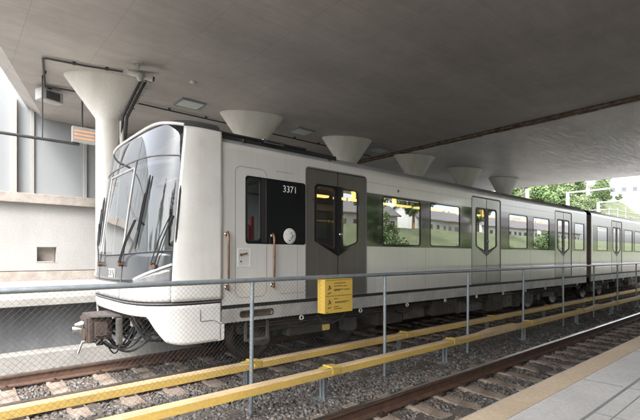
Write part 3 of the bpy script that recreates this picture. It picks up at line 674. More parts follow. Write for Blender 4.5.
def door_outline(x0, x1, z0, z1): return rrect(x0, x1, z0, z1, [.01,.01,.06,.06], 4)
def make_car(xA, xB, bands, doors, windows, root, details):
    # bands: (x0,x1) openings with z 1.975..2.995 ; doors: (x0,x1,material)
    zb0, zb1 = 1.965, 3.0
    for side, (yo, sg) in enumerate(((YN, 1), (2*YC-YN, -1))):
        mb = MB(); holes = [rrect(a, b, zb0, zb1, (.05 if det == 'round' else .004), 4) for a, b, det in bands]
        holes += [door_outline(a, b, 1.075, 3.29) for a, b, m in doors]
        mb.plate([(xA,1.06),(xB,1.06),(xB,3.36),(xA,3.36)], holes, yo, yo+sg*.05)
        # shoulder
        zs = [3.36,3.38,3.40,3.42,3.445]
        vs = []
        for x in (xA,xB):
            for z_ in zs: vs.append((x, YC-sg*wz(z_), z_))
        mb.add(vs, [(i,i+1,5+i+1,5+i) for i in range(4)], 0, True)
        mb.build('side_panel', M['body'], root)
        # black window bands with their panes
        for a, b, det in bands:
            wins = [w_ for w_ in windows if w_[0] > a-.01 and w_[1] < b+.01]
            polys = [rrect(x0, x1, zb0+.035 if det != 'round' else 2.01, zb1-.03, .07, 5) for x0, x1 in wins]
            mb = MB(); mb.plate(grow(rrect(a, b, zb0, zb1, (.05 if det == 'round' else .004), 4), -.004), polys, yo-sg*.003, yo+sg*.02)
            bo = mb.build('window_band', M['band'], root)
            for pl in polys:
                mb = MB(); mb.plate(grow(pl,.01), [], yo+sg*.006, yo+sg*.009); wo_ = mb.build('window_pane', M['glass'] if side == 0 else M['glass_far'], bo)
                mb = MB(); ring(mb, pl, yo-sg*.007, yo+sg*.01, -.016, .004); mb.build('window_frame', M['black'], bo)
        for a, b, dm in doors:
            xm = (a+b)/2
            mb = MB(); mb.plate(grow(door_outline(a,b,1.075,3.29),.012), [grow(door_outline(a,b,1.075,3.29),-.012)], yo-sg*.004, yo+sg*.04); 
            dr = mb.build('door_frame', M['seam_grey'] if dm is M['door_dark'] else M['seam_grey'], root)
            for k in (-1,1):
                x0, x1 = (a+.014, xm-.010) if k < 0 else (xm+.010, b-.014)
                zt = 3.27; outer = [(x0,1.085),(x1,1.085),(x1,zt),(x0,zt)]
                if k < 0: win = [(x0+.20,2.03),(x1-.06,1.93),(x1-.06,2.96),(x1-.10,3.0),(x0+.24,3.0),(x0+.20,2.96)]; win = [(x0+.21,2.06),(x0+.25,2.015),(x1-.10,1.90),(x1-.06,1.93),(x1-.06,2.95),(x1-.10,3.0),(x0+.26,3.0),(x0+.21,2.95)]
                else: win = [(x0+.06,1.93),(x0+.10,1.90),(x1-.25,2.015),(x1-.21,2.06),(x1-.21,2.95),(x1-.26,3.0),(x0+.10,3.0),(x0+.06,2.95)]
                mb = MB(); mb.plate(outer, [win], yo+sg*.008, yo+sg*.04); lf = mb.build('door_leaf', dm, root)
                # black glass surround from the window to the leaf edge, ending in a point
                sur = [(x0+.18,2.04),(x1,1.78),(x1,3.03),(x0+.24,3.03),(x0+.18,2.97)] if k < 0 else [(x0,1.78),(x1-.18,2.04),(x1-.18,2.97),(x1-.24,3.03),(x0,3.03)]
                mb = MB(); mb.plate(sur, [win], yo+sg*.003, yo+sg*.0075); mb.build('window_surround', M['band'] if dm is M['door_dark'] else M['seam_grey'], lf)
                mb = MB(); mb.plate(grow(win,.008), [], yo+sg*.012, yo+sg*.018); mb.build('window_pane', M['glass'] if side == 0 else M['glass_far'], lf)
                mb = MB(); ring(mb, win, yo-sg*.001, yo+sg*.012, -.018, .0); mb.build('window_frame', M['black'], lf)
            if side == 0:
                mb = MB(); mb.lathe([(.001,-.012),(.03,-.012),(.04,0),(.04,.012)], (xm+.07,yo-.004,2.17), 18, 0, 'Y'); mb.lathe([(.001,-.016),(.02,-.014),(.022,-.01)], (xm+.07,yo-.004,2.17), 14, 1, 'Y')
                mb.build('door_button', [M['steel'], M['bronze']], root)
            mb = MB(); mb.box(xm-.010,xm+.010,min(yo+sg*.006,yo+sg*.04),max(yo+sg*.006,yo+sg*.04),1.08,3.28); mb.build('rubber_seal', M['black'], root)
        # gap line + skirt
        mb = MB(); mb.box(xA,xB,min(yo+sg*.03,yo+sg*.09),max(yo+sg*.03,yo+sg*.09),.99,1.06); mb.build('shadow_gap', M['seam'], root)
        y0_, y1_ = sorted((yo+sg*.004, yo+sg*.06))
        mb = MB(); holes = [rrect(3.28,3.88,.86,.95,.035,4)] if details and side == 0 else []
        pts = ([(xA-.0,.80),(xB,.78),(xB,1.0),(xA,1.0)])
        mb.plate(pts, holes, y0_, y1_); sk = mb.build('skirt', M['body_skirt'], root)
        if holes: 
            mb = MB(); ring(mb, holes[0], y0_-.004, y0_+.02, -.006, .01); mb.box(3.25,3.9,y1_,y1_+.02,.84,.97,1); mb.build('step_slot', [M['bronze'], M['under_grey']], sk)
        x = xA+1.5
        while x < xB and side == 0:
            mb = MB()
            c = (x, yo+.03, .745); mb.tube([(c[0]+.036*math.cos(t), c[1], c[2]+.036*math.sin(t)) for t in np.linspace(0,2*PI,14)[:-1]], .013, 0, 6, False, True); mb.box(x-.012,x+.012,yo+.02,yo+.04,.775,.80)
            mb.build('lifting_eye', M['body_white'], sk); x += 1.43
    # roof
    zs = [3.445+.295*i/14 for i in range(15)]; prof = [(YC-wz(z_), z_) for z_ in zs]+[(YC+wz(z_), z_) for z_ in reversed(zs)]
    n = len(prof); mb = MB(); vs = [(x,p[0],p[1]) for x in (xA,xB) for p in prof]
    mb.add(vs, [(i,i+1,n+i+1,n+i) for i in range(n-1)], 0, True); mb.add([(x,y_,3.40) for x in (xA,xB) for y_ in (YN+.06,2*YC-YN-.06)], [(0,1,3,2)])
    mb.build('roof', M['roof'] if details else M['roof_light'], root)
    # interior
    mb = MB(); mb.box(xA,xB,YN+.08,2*YC-YN-.08,1.0,1.10); mb.build('cabin_floor', M['int_floor'], root)
    mb = MB(); mb.box(xA+.1,xB-.05,YN+.08,2*YC-YN-.08,3.16,3.19); mb.build('cabin_ceiling', M['int_light'], root)
    xi0 = 4.45 if details else xA+.15
    for yy in (YN+.80,):
        x = xi0+.15
        while x < xB-1:
            mb = MB(); mb.box(x,x+1.15,yy-.05,yy+.05,2.95,2.99); mb.box(x+.5,x+.6,yy-.02,yy+.02,2.99,3.16); mb.build('light_tube', M['warm'], root); x += 1.35
    mb = MB()
    for xx in (xi0, xB-.12): mb.box(xx,xx+.05,YN+.09,2*YC-YN-.09,1.10,3.16)
    mb.build('bulkhead', M['int_light'], root)
    for a, b, _ in doors:
        for xx in (a-.10, b+.06):
            for yy in ((YN+.10,YN+.60),(2*YC-YN-.60,2*YC-YN-.10)):
                mb = MB(); mb.box(xx,xx+.035,yy[0],yy[1],1.10,2.7,0,.01); mb.build('draught_screen', M['int_brown'], root)
                mb = MB(); mb.cyl((xx+.017,yy[1] if yy[0] < YC else yy[0],1.1),(xx+.017,yy[1] if yy[0] < YC else yy[0],3.15),.018,0,8); mb.build('grab_pole', M['bronze'], root)
    gaps = [(doors[i][1]+.3, doors[i+1][0]-.3) for i in range(len(doors)-1)]
    for a, b in gaps:
        for yy in (YN+.12, 2*YC-YN-.12-.95):
            x = a+.2
            while x+.5 < b:
                st = empty('seat', (x,yy,1.10)); st.parent = root
                mb = MB(); mb.box(0,.46,0,.95,.30,.42,0,.03); mb.build('cushion', M['seat_cloth'], st)
                mb = MB(); mb.box(.40,.50,0,.95,.42,1.12,0,.03); mb.build('backrest', M['seat_cloth'], st)
                mb = MB(); mb.box(.15,.30,.3,.6,0,.30); mb.build('pedestal', M['int_light'], st)
                x += .85
# ---- car 1
car = empty('metro_car', (0,0,0), 0, 'leading silver metro car with flat glazed cab, coupler and number 3371', 'metro train', 'metro cars coupled in one train')
X1, X2 = SEAM+.006, 18.22
make_car(X1, X2, [(3.37,4.54,'round'),(6.045,9.895,''),(11.425,15.195,''),(16.705,18.12,'')],
         [(4.545,6.035,M['door_dark']),(9.905,11.415,M['door_glare']),(15.205,16.695,M['door_glare'])],
         [(3.39,3.64),(6.50,7.76),(8.12,9.35),(11.9,13.1),(13.5,14.72),(16.98,17.95)], car, True)
# cab door outline, seams
mb = MB(); ring(mb, rrect(3.20,3.75,1.16,3.12,.10,6), YN-.0015, YN+.004, 0, .007); mb.build('cab_door', M['seam_grey'], car)
mb = MB(); mb.box(SEAM-.006,SEAM+.007,YN-.001,YN+.05,.98,3.5); mb.build('body_seam', M['seam'], car)
mb = MB(); mb.box(3.655,3.72,YN-.004,YN-.0005,1.99,2.98,0); mb.box(3.735,3.742,YN-.0045,YN-.0005,1.99,2.98,1); mb.box(3.38,3.64,YN+.02,YN+.03,2.72,2.75,0); mb.build('window_divider', [M['seam'], M['seam_grey']], car)
for hx in (3.055, 3.86):
    mb = MB(); y = YN-.055
    mb.tube([(hx,YN,2.10),(hx,y+.02,2.13),(hx,y,2.08),(hx,y,1.9),(hx,y,1.45),(hx,y,1.34),(hx,y+.02,1.29),(hx,YN,1.32)], .017, 0, 10)
    h_ = mb.build('grab_handle', M['bronze'], car)
    mb = MB(); mb.lathe([(.001,-.006),(.032,-.006),(.036,0)], (hx,YN-.001,2.10), 16, 0, 'Y'); mb.lathe([(.001,-.006),(.032,-.006),(.036,0)], (hx,YN-.001,1.32), 16, 0, 'Y'); mb.build('handle_rosette', M['steel'], h_)
    mb = MB(); mb.box(hx-.008,hx+.008,y-.0185,y-.0155,1.45,2.0); mb.build('handle_strip', M['steel'], h_)
mb = MB(); mb.plate(rrect(3.235,3.46,1.62,1.90,.02), [rrect(3.255,3.44,1.64,1.88,.02)], YN-.006, YN+.0, 0); mb.box(3.256,3.439,YN-.0016,YN+.001,1.641,1.879,1)
mb.cyl((3.29,YN-.02,1.80),(3.29,YN,1.80),.02,2,12); mb.tube([(3.29,YN-.02,1.80),(3.39,YN-.022,1.825)],.010,2,8); mb.cyl((3.29,YN-.01,1.70),(3.29,YN,1.70),.014,2,10)
mb.build('door_lock', [M['body_white'], M['body'], M['bronze']], car)
text_mesh('fleet_number', '3371', .155, (4.205,YN-.006,2.86), (R(90),0,0), M['white_decal'], car, .95)
# round emblem
mb = MB(); c = (4.20, 2.105)
mb.lathe([(.001,-.005),(.125,-.005),(.127,-.003)], (c[0],YN-.001,c[1]), 36, 0, 'Y')
mb.lathe([(.106,-.0062),(.112,-.0062)], (c[0],YN-.001,c[1]), 36, 1, 'Y')
mb.lathe([(.001,-.0064),(.085,-.0064)], (c[0],YN-.001,c[1]), 36, 2, 'Y')
mb.build('round_emblem', [M['white_decal'], M['decal_grey'], M['emblem']], car)
mb = MB(); mb.box(4.0,4.5,YN-.002,YN,1.17,1.176); mb.build('door_sill_line', M['seam_grey'], car)
mb = MB(); mb.cyl((7.0,YN-.006,3.12),(7.0,YN,3.12),.03,0,14); mb.build('side_sensor', M['seam_grey'], car)
mb = MB(); mb.box(3.95,4.25,YN-.002,YN,3.13,3.136); mb.box(3.95,3.955,YN-.002,YN,3.11,3.136); mb.build('panel_marks', M['seam_grey'], car)
for xx, zt_ in ((7.94,1.95),(13.3,1.95),(17.5,1.95),(4.36,1.95)):
    mb = MB(); mb.box(xx,xx+.006,YN-.0012,YN+.002,1.07,zt_); mb.build('panel_joint', M['seam_grey'], car)
for xx, x2_ in ((6.06,9.88),(11.43,15.18)):
    mb = MB(); mb.box(xx,x2_,YN-.0012,YN+.002,3.20,3.205); mb.build('panel_joint', M['seam_grey'], car)

mb = MB(); mb.tube([nose(-.86,1.02,.003)]+[nose(-.86-.085*i_/6,.865,.003) for i_ in range(7)]+[nose(-.995,.80,.003),(SEAM+.04,YN-.002,.80)], .005, 0, 6); mb.build('apron_joint', M['seam_grey'], car)

# ---- nose
PG = p_of_dy(1.455)        # edge of the glazed front
def ztop(p): 
    g_ = abs(plan(p)[0]); return 3.67-.09*(g_/.96)**4
def zmid(p): g_ = abs(plan(p)[0]); return 3.20-.05*g_**2
ZB = 1.40
def zlow(p): g_ = abs(plan(p)[0]); return 1.80+.06*g_**2
nz_ = empty('cab_front', (0,0,0)); nz_.parent = car
mb = MB(); patch(mb, -PG, PG, zlow, lambda p: zmid(p), 70, 14); ws = mb.build('windscreen', M['glass_front'], nz_)
mb = MB(); patch(mb, -PG, PG, zmid, lambda p: ztop(p), 70, 8); mb.build('header_glass', M['glass_front'], nz_)
mb = MB(); patch(mb, -PG, PG, lambda p: ZB-.0, zlow, 70, 6); solid(mb.build('lower_panel', M['front_grey'], nz_), .02)
# header box behind header glass (destination display housing)
mb = MB()
patch(mb, -PG*.93, PG*.93, lambda p: 3.06, lambda p: 3.13, 50, 2, -.05); solid(mb.build('header_band', M['cab_grey'], nz_), .01)
# seams
def line(mb, p0, p1, zf, r, off=.004, n=50): ntube(mb, [(p0+(p1-p0)*i/n, zf(p0+(p1-p0)*i/n)) for i in range(n+1)], r, off)
mb = MB(); line(mb, -PG, PG, zmid, .009); line(mb, -PG, PG, zlow, .005); line(mb, -PG, PG, lambda p: ZB+.0, .008)
PD = p_of_dy(.60)
for s in (-1,1):
    ntube(mb, [(s*PD, ZB+(zmid(s*PD)-ZB)*i/20) for i in range(21)], .007, .004)
    ntube(mb, [(s*PG, ZB+(ztop(s*PG)-ZB)*i/20) for i in range(21)], .010, .003)
mb.build('gasket', M['seam_grey'], nz_)
mb = MB(); line(mb, -PD, PD, lambda p: 3.08, .016, .006); 
for s in (-1,1): ntube(mb, [(s*PD*.97, 1.85+(3.08-1.85)*i/20) for i in range(21)], .016, .006)
mb.build('escape_door_frame', M['body_skirt'], nz_)
mb = MB(); line(mb, -PG, PG, lambda p: ztop(p)+.012, .024, .006, 60); mb.build('arch_trim', M['body_white'], nz_)
# side pillars and top cap
for s in (-1,1):
    a, b = (PG, 1) if s > 0 else (-1, -PG)
    mb = MB(); patch(mb, a, b, 1.16, lambda p: 3.565, 16, 40); solid(mb.build('corner_pillar', M['body_white'], nz_), .03)
mb = MB(); patch(mb, -1, 1, lambda p: (ztop(p) if abs(p) < PG else 3.565), lambda p: 3.799, 90, 14, -.003); mb.build('roof_cap', M['dark_grey'], nz_)
# bumper
mb = MB(); patch(mb, -PG, PG, 1.16, ZB-.01, 70, 4); solid(mb.build('upper_bumper', M['body_white'], nz_), .03)
mb = MB()
for s in (-1,1): ntube(mb, [(s*p_of_dy(.55), 1.17+.2*i/5) for i in range(6)], .005, .003)
mb.build('bumper_seam', M['seam_grey'], nz_)
mb = MB(); patch(mb, -1, 1, 1.10, 1.16, 90, 2, -.012); solid(mb.build('bumper_groove', M['black'], nz_), .02)
mb = MB(); line(mb, -1, 1, lambda p: 1.13, .010, .0, 90); mb.build('groove_rib', M['seam_grey'], nz_)
def zcut(p):
    g_ = plan(p)[0]; d = abs(g_)*HW; a, b_ = (1.24, 1.41) if g_ < 0 else (.97, 1.10)
    if d < a: return .955
    if d < b_: return .955-(d-a)/(b_-a)*.34
    return max(.56, .615-(d-b_)/.08*.055)
mb = MB(); patch(mb, -1, 1, zcut, 1.10, 160, 12); solid(mb.build('lower_bumper', M['body_white'], nz_), .035)
for s, yo in ((1,YN),(-1,2*YC-YN)):
    mb = MB(); y0_, y1_ = sorted((yo, yo+s*.035)); mb.plate([(SEAM,.56),(SEAM+.04,.57),(SEAM+.05,.60),(SEAM+.05,.80),(SEAM-.05,.84),(SEAM-.05,.56)], [], y0_, y1_); mb.build('bumper_return', M['body_white'], nz_)
# headlights
for s in (-1,1):
    pa, pb = p_of_dy(s*1.452), p_of_dy(s*1.02)
    mb = MB(); patch(mb, min(pa,pb), max(pa,pb), lambda p: ZB+.01, lambda p: ZB+.03+.20*max(0,min(1,(abs(p)-abs(pb))/(abs(pa)-abs(pb)))), 20, 4, .006)
    solid(mb.build('headlight', M['lens'], nz_), .02)
    hl = nz_.children[-1] if False else None
    mb = MB(); line(mb, pa, pb, lambda p: ZB+.055+.21*max(0,(abs(p)-abs(pb))/(abs(pa)-abs(pb))), .020, .010, 14); mb.build('headlight_trim', M['white_decal'], nz_)
    mb = MB(); 
    for dy in (1.38, 1.26):
        c = nose(p_of_dy(s*dy), ZB+.09+(.02 if dy > 1.3 else -.02), .014); c2 = nose(p_of_dy(s*dy), c.z, .022); mb.cyl(c, c2, .062 if dy > 1.3 else .035, 0, 18)
    mb.build('lamp', M['lens_amber'], nz_)
# number on the front
c = nose(p_of_dy(-.18), 1.515, .008); text_mesh('fleet_number', '3371', .20, c, (R(90),0,R(-90)), M['white_decal'], nz_, .95, .002)
# wipers
def wiper(pA, zA, pB, zB, blade, lab=None):
    w_ = empty('wiper', (0,0,0)); w_.parent = nz_
    A, B = nose(pA, zA, .05), nose(pB, zB, .055); A2, B2 = nose(pA+.02, zA+.03, .05), nose(pB+.015, zB, .055)
    mb = MB(); mb.tube([A, (A+B)/2+Vector((-.02,0,0)), B], .010, 0, 8); mb.tube([A2, (A2+B2)/2+Vector((-.02,0,0)), B2], .008, 0, 8); mb.build('wiper_arm', M['black'], w_)
    mb = MB(); mb.cyl(nose(pA,zA,.0), nose(pA,zA,.065), .028, 0, 14); mb.cyl(nose(pA+.02,zA+.03,.0), nose(pA+.02,zA+.03,.06), .02, 0, 12); mb.build('wiper_pivot', M['wiper_pivot'], w_)
    (p0, z0), (p1, z1) = blade
    mb = MB(); mb.tube([nose(p0+(p1-p0)*i/10, z0+(z1-z0)*i/10, .022) for i in range(11)], [.008]+[.018]*9+[.008], 0, 6)
    mb.tube([nose(p0+(p1-p0)*(.25+.5*i/4), z0+(z1-z0)*(.25+.5*i/4), .045) for i in range(5)], .008, 0, 6); mb.build('wiper_blade', M['black'], w_)
wiper(p_of_dy(-1.33),1.64, p_of_dy(-1.44),2.33, ((p_of_dy(-1.462),1.95),(p_of_dy(-1.464),2.75)))
wiper(p_of_dy(-.62),1.66, p_of_dy(-.98),2.28, ((p_of_dy(-1.0),1.88),(p_of_dy(-1.12),2.90)))
wiper(p_of_dy(.45),1.64, p_of_dy(.85),2.33, ((p_of_dy(.80),1.95),(p_of_dy(.98),2.8)))
# mirrors / antenna arm inside windscreen as dark arcs
mb = MB(); mb.tube([(2.35,7.9,3.0),(2.32,7.75,2.75),(2.35,7.5,2.45),(2.45,7.3,2.3)], .02, 0, 8); mb.build('sunblind_arm', M['black'], nz_)
# cab interior
mb = MB(); mb.box(2.15,2.75,YN+.35,2*YC-YN-.35,1.3,1.72,0,.05); mb.box(2.45,2.85,YN+.3,YN+1.1,1.6,1.9,0,.03); mb.build('driver_desk', M['cab_grey'], nz_)
mb = MB(); mb.box(3.3,3.75,6.1,6.6,1.5,1.62,0,.04); mb.box(3.7,3.8,6.1,6.6,1.62,2.3,0,.04); mb.cyl((3.5,6.35,1.1),(3.5,6.35,1.5),.06); mb.build('driver_seat', M['dark_grey'], nz_)
mb = MB(); mb.box(3.55,3.60,YN+.12,YN+.17,1.98,2.40); mb.box(3.50,3.54,YN+.12,YN+.16,1.98,2.25); mb.build('red_lever', M['red'], nz_)
mb = MB(); mb.box(2.3,4.4,YN+.06,2*YC-YN-.06,1.0,1.09); mb.build('cab_floor', M['int_floor'], nz_)
# roof gear
mb = MB(); mb.box(2.75,5.35,YN+.10,YN+.22,3.42,3.60,0,.02); mb.tube([(2.6,YN+.10,3.60),(4.6,YN+.08,3.60)],.02,0,8); mb.build('roof_duct', M['black'], car)
mb = MB(); mb.box(3.72,4.12,YN+.04,YN+.09,3.56,3.585,0); mb.box(3.74,3.78,YN+.045,YN+.085,3.585,3.60); mb.box(4.06,4.10,YN+.045,YN+.085,3.585,3.60); mb.box(3.72,4.12,YN+.04,YN+.09,3.60,3.62,0); mb.build('roof_step', M['steel'], car)
for bx_ in ((3.35,3.38,YN+.06,YN+.10,3.50,3.56),(5.1,5.18,YN+.05,YN+.10,3.46,3.50),(2.52,2.68,YN+.12,YN+.20,3.60,3.635)):
    mb = MB(); mb.box(*bx_); mb.build('roof_clip', M['steel'], car)
mb = MB(); mb.box(16.4,18.0,YN+.12,YN+.5,3.44,3.60,0,.02); mb.box(16.4,17.2,YN+.05,YN+.12,3.44,3.53,0,.01); mb.build('roof_box', M['black'], car)
# underframe
def under(root, xa, xb, bogies, first):
    mb = MB(); mb.box(xa+.4,xb-.2,YN+.25,2*YC-YN-.25,.72,1.0); mb.build('underframe', M['under'], root)
    for bx in bogies:
        bo = empty('bogie', (bx,YC,0)); bo.parent = root
        mb = MB()
        for s in (-1,1):
            mb.box(-1.45,1.45,s*.98-.07,s*.98+.07,.50,.66,0,.03); mb.box(-.5,.5,s*.98-.09,s*.98+.09,.36,.52,0,.03)
            for xx in (-1.05,1.05): mb.box(xx-.16,xx+.16,s*1.0-.11,s*1.0+.11,.30,.58,0,.04); mb.cyl((xx,s*1.0-.14,.42),(xx,s*1.0+.14,.42),.12,0,16)
            mb.lathe([(.14,.55),(.17,.6),(.17,.78),(.14,.82)], (0,s*.95,0), 20)
        mb.box(-.35,.35,-.9,.9,.5,.62); mb.build('bogie_frame', M['under_grey'], bo)
        for xx in (-1.05,1.05):
            for s in (-1,1):
                mb = MB(); mb.lathe([(.001,s*.705),(.10,s*.70),(.12,s*.76),(.32,s*.75),(.35,s*.79),(.425,s*.79),(.43,s*.72),(.455,s*.69),(.455,s*.66),(.33,s*.66),(.001,s*.66)], (xx,0,.43), 32, 0, 'Y'); mb.build('wheel', M['wheel'], bo)
            mb = MB(); mb.cyl((xx,-.7,.43),(xx,.7,.43),.08,0,12); mb.build('axle', M['wheel'], bo)
    # equipment boxes
    x = xa+(3.6 if first else 2.6); i = 0
    while x < xb-1.2:
        if all(abs(x+.4-bx) > 1.9 for bx in bogies):
            L_ = random.choice((.55,.8,1.0,1.3)); zb_ = random.uniform(.26,.40); yi = YN+random.uniform(.10,.30)
            mb = MB(); mb.box(x,x+L_,yi,yi+1.0,zb_,.74,0,.02)
            for q in range(random.randint(2,5)):
                mb.box(x+.06+q*L_/6,x+.06+q*L_/6+.03,yi-.012,yi+.01,zb_+.05,.68)
            mb.cyl((x+L_*.7,yi-.03,zb_+.2),(x+L_*.7,yi+.02,zb_+.2),.03,0,10)
            o_ = mb.build('equipment_box', M['under_grey'] if i%2 else M['under'], root); i += 1; x += L_+.12
        else: x += .3
    mb = MB(); x = xa+.6
    while x < xb-.6:
        y_ = YN+random.uniform(.12,.3); mb.tube([(x,y_,.74),(x+.1,y_-.02,.62),(x+.35,y_,.56),(x+.6,y_,.62),(x+.7,y_,.74)], .02, 0, 6); x += random.uniform(.5,1.2)
    mb.tube([(xa+.4,YN+.18,.70),(xb-.4,YN+.18,.70)], .025, 0, 8); mb.tube([(xa+.4,YN+.13,.665),(xb-.4,YN+.13,.665)], .015, 0, 8)
    mb.build('pipework', M['under'], root)
under(car, SEAM, X2, (5.0, 15.9), True)
mb = MB(); mb.plate(rrect(3.42,3.86,.46,.76,.02), [rrect(3.46,3.82,.50,.76,.02)], YN+.10, YN+.13); mb.build('step_bracket', M['under_grey'], car)
mb = MB(); mb.plate(rrect(5.0,5.08,.46,.56,.005), [], YN+.09, YN+.10); mb.plate(rrect(5.09,5.17,.46,.56,.005), [], YN+.09, YN+.10); mb.build('warning_plate', M['yellow_cap'], car)
# coupler
cp_ = empty('coupler', (.33,YC,.135)); cp_.parent = car; cp_.scale = (.85,.82,.85)
mb = MB(); mb.plate([(1.42,-.33),(1.50,-.38),(1.86,-.52),(2.15,-.44),(2.2,.2),(1.86,.34),(1.5,.30),(1.42,.25)], [], .885, .915, 0, 'XY'); mb.build('top_plate', M['coupler_grey'], cp_)
mb = MB(); mb.box(1.46,1.78,-.30,.26,.48,.87,0,.03); mb.box(1.40,1.48,-.31,.27,.44,.88,0,.02); mb.cyl((1.36,-.16,.58),(1.42,-.16,.58),.10,0,18); mb.box(1.5,1.7,-.35,-.30,.55,.80,0,.01)
for k_ in range(4): mb.cyl((1.53+.06*k_,-.36,.52+.09*(k_%2)),(1.53+.06*k_,-.34,.52+.09*(k_%2)),.016,0,8)
mb.box(1.38,1.41,-.28,.24,.80,.86,0,.005); mb.box(1.38,1.41,-.28,-.22,.46,.8,0,.005); mb.cyl((1.45,.30,.60),(1.75,.30,.60),.05,0,12); mb.cyl((1.62,-.12,.36),(1.62,-.12,.5),.06,0,12); mb.box(1.48,1.56,.26,.36,.62,.80,0,.01); mb.cyl((1.37,-.17,.72),(1.41,-.17,.72),.03,0,10)
mb.build('coupler_head', M['coupler_rust'], cp_)
mb = MB(); mb.lathe([(.001,-.14),(.03,-.13),(.075,-.02),(.085,.0)], (1.40,.10,.72), 20, 0, 'X'); mb.lathe([(.03,-.14),(.055,-.14),(.055,-.02),(.09,.0)], (1.40,.28,.62), 16, 0, 'X'); mb.build('guide_cone', M['steel'], cp_)
mb = MB(); mb.lathe([(.06,-.03),(.11,-.03),(.12,.0),(.06,.0)], (1.40,-.15,.70), 20, 0, 'X'); mb.build('guide_funnel', M['under'], cp_)
mb = MB(); mb.tube([(1.78,0,.68),(2.9,0,.68)], .11, 0, 14); mb.box(2.3,2.6,-.5,.5,.55,.8); mb.box(2.6,3.6,-.9,.9,.55,.98); mb.build('drawbar', M['under'], cp_)
mb = MB(); mb.box(1.80,1.90,-.52,-.40,.38,.86,0,.03); mb.build('damper', M['under_grey'], cp_)
mb = MB(); mb.tube([(1.60,-.28,.50),(1.56,-.20,.42),(1.50,.12,.42),(1.42,.22,.40),(1.34,.22,.20)], [.018,.018,.018,.020,.024], 0, 10); mb.build('uncoupling_lever', M['steel'], cp_)
mb = MB()
def hang(a, b, sag, r_, n=12, side=0):
    a = Vector(a); b = Vector(b); mb.tube([a.lerp(b,i/n)+Vector((0,side*math.sin(PI*i/n),-sag*math.sin(PI*i/n))) for i in range(n+1)], r_, 0, 8)
for k in range(11):
    ya = random.uniform(-.42,.30); yb = random.uniform(-.95,.5); hang((random.uniform(1.6,1.95),ya,random.uniform(.45,.80)), (random.uniform(2.1,2.42),yb,random.uniform(.5,.85)), random.uniform(.12,.42), random.choice((.012,.016,.02)), 12, random.uniform(-.15,.15))
for k in range(4):
    ya = random.uniform(-.95,-.5); hang((2.05,ya,.9), (2.40,ya-.15,.62), random.uniform(.1,.3), .018, 10, random.uniform(-.1,.1))
mb.tube([(1.9,-.9,.92),(2.0,-.95,.70),(2.15,-1.0,.50),(2.4,-1.0,.46),(2.6,-.9,.7)], .025, 0, 8); mb.build('air_hose', M['black'], cp_)
mb = MB(); mb.box(2.02,2.14,-.62,-.50,.70,.955,0,.01); mb.box(2.02,2.14,.55,.67,.70,.955,0,.01); mb.box(2.25,2.33,-1.1,1.1,.80,.95); mb.build('mounting_bracket', M['ledge'], cp_)
mb = MB(); mb.box(2.4,2.46,-1.25,1.25,.50,.98); mb.build('front_screen', M['under'], cp_)
# gangway
mb = MB()
for i in range(9):
    x = X2+.01+i*.058; r_ = .0 if i%2 else .03
    mb.plate([(YN+.012+r_,.95),(2*YC-YN-.012-r_,.95),(2*YC-YN-.012-r_,3.34-r_),(YC+1.0,3.60-r_),(YC-1.0,3.60-r_),(YN+.012+r_,3.34-r_)], [[(YC-.6,1.1),(YC+.6,1.1),(YC+.6,3.0),(YC-.6,3.0)]], x, x+.056, 0, 'YZ')
tag(mb.build('gangway_bellows', M['gangway'], car), 'dark brown concertina joint at the rear of the car')
# ---- car 2
car2 = empty('metro_car', (0,0,0), 0, 'second silver metro car behind the dark gangway joint at the right edge', 'metro train', 'metro cars coupled in one train')
Y1, Y2 = 18.76, 35.2
make_car(Y1, Y2, [(19.0,21.295,''),(22.825,26.695,''),(28.225,31.995,''),(33.6,35.0,'')],
         [(21.305,22.815,M['door_glare']),(26.705,28.215,M['door_glare']),(32.005,33.515,M['door_glare'])],
         [(19.45,20.75),(23.2,24.5),(24.9,26.2),(28.6,29.9),(30.3,31.5),(33.8,34.8)], car2, False)
under(car2, Y1, Y2, (21.2, 32.5), False)
mb = MB(); mb.box(18.9,20.3,YN+.12,YN+.45,3.44,3.58,0,.02); mb.build('roof_box', M['black'], car2)

# ================================================================== SURROUNDINGS
def hh(x, y): return .6+max(0,y-17)*.36+max(0,min(x,170)-45)*.13*min(1,max(0,(y-16)/14))
# terrain: hillside beyond the bridge on the far side, and a bank behind the near platform
def hz(x, y):
    a = max(0, y-19)*.16 if x > 24 else 0
    a += max(0, x-60)*.11*max(0,min(1,(y-4)/14))
    return a
nx, ny = 60, 50; xs = np.linspace(24, 200, nx); ys = np.linspace(15.8, 150, ny)
V = []; 
for x in xs:
    for y in ys: V.append((x, y, hh(x,y)+.4*math.sin(x*.21+y*.13)))
I = np.arange(nx*ny).reshape(nx,ny); F = np.stack([I[:-1,:-1],I[1:,:-1],I[1:,1:],I[:-1,1:]], -1).reshape(-1,4)
tag(np_mesh('hillside', np.array(V), F, M['hill']), kind='structure')
V = []; xs = np.linspace(-120, 160, 70); ys = np.linspace(-90, -10, 30)
for x in xs:
    for y in ys: V.append((x, y, -.3+min(5.6,max(0,-y-10)*.50)+.15*math.sin(x*.5)*math.cos(y*.4)))
I = np.arange(70*30).reshape(70,30); F = np.stack([I[:-1,:-1],I[1:,:-1],I[1:,1:],I[:-1,1:]], -1).reshape(-1,4)
tag(np_mesh('grass_bank', np.array(V), F, M['grass']), kind='structure')
V = []; xs = np.linspace(-90, -14, 20); ys = np.linspace(-40, 60, 20)

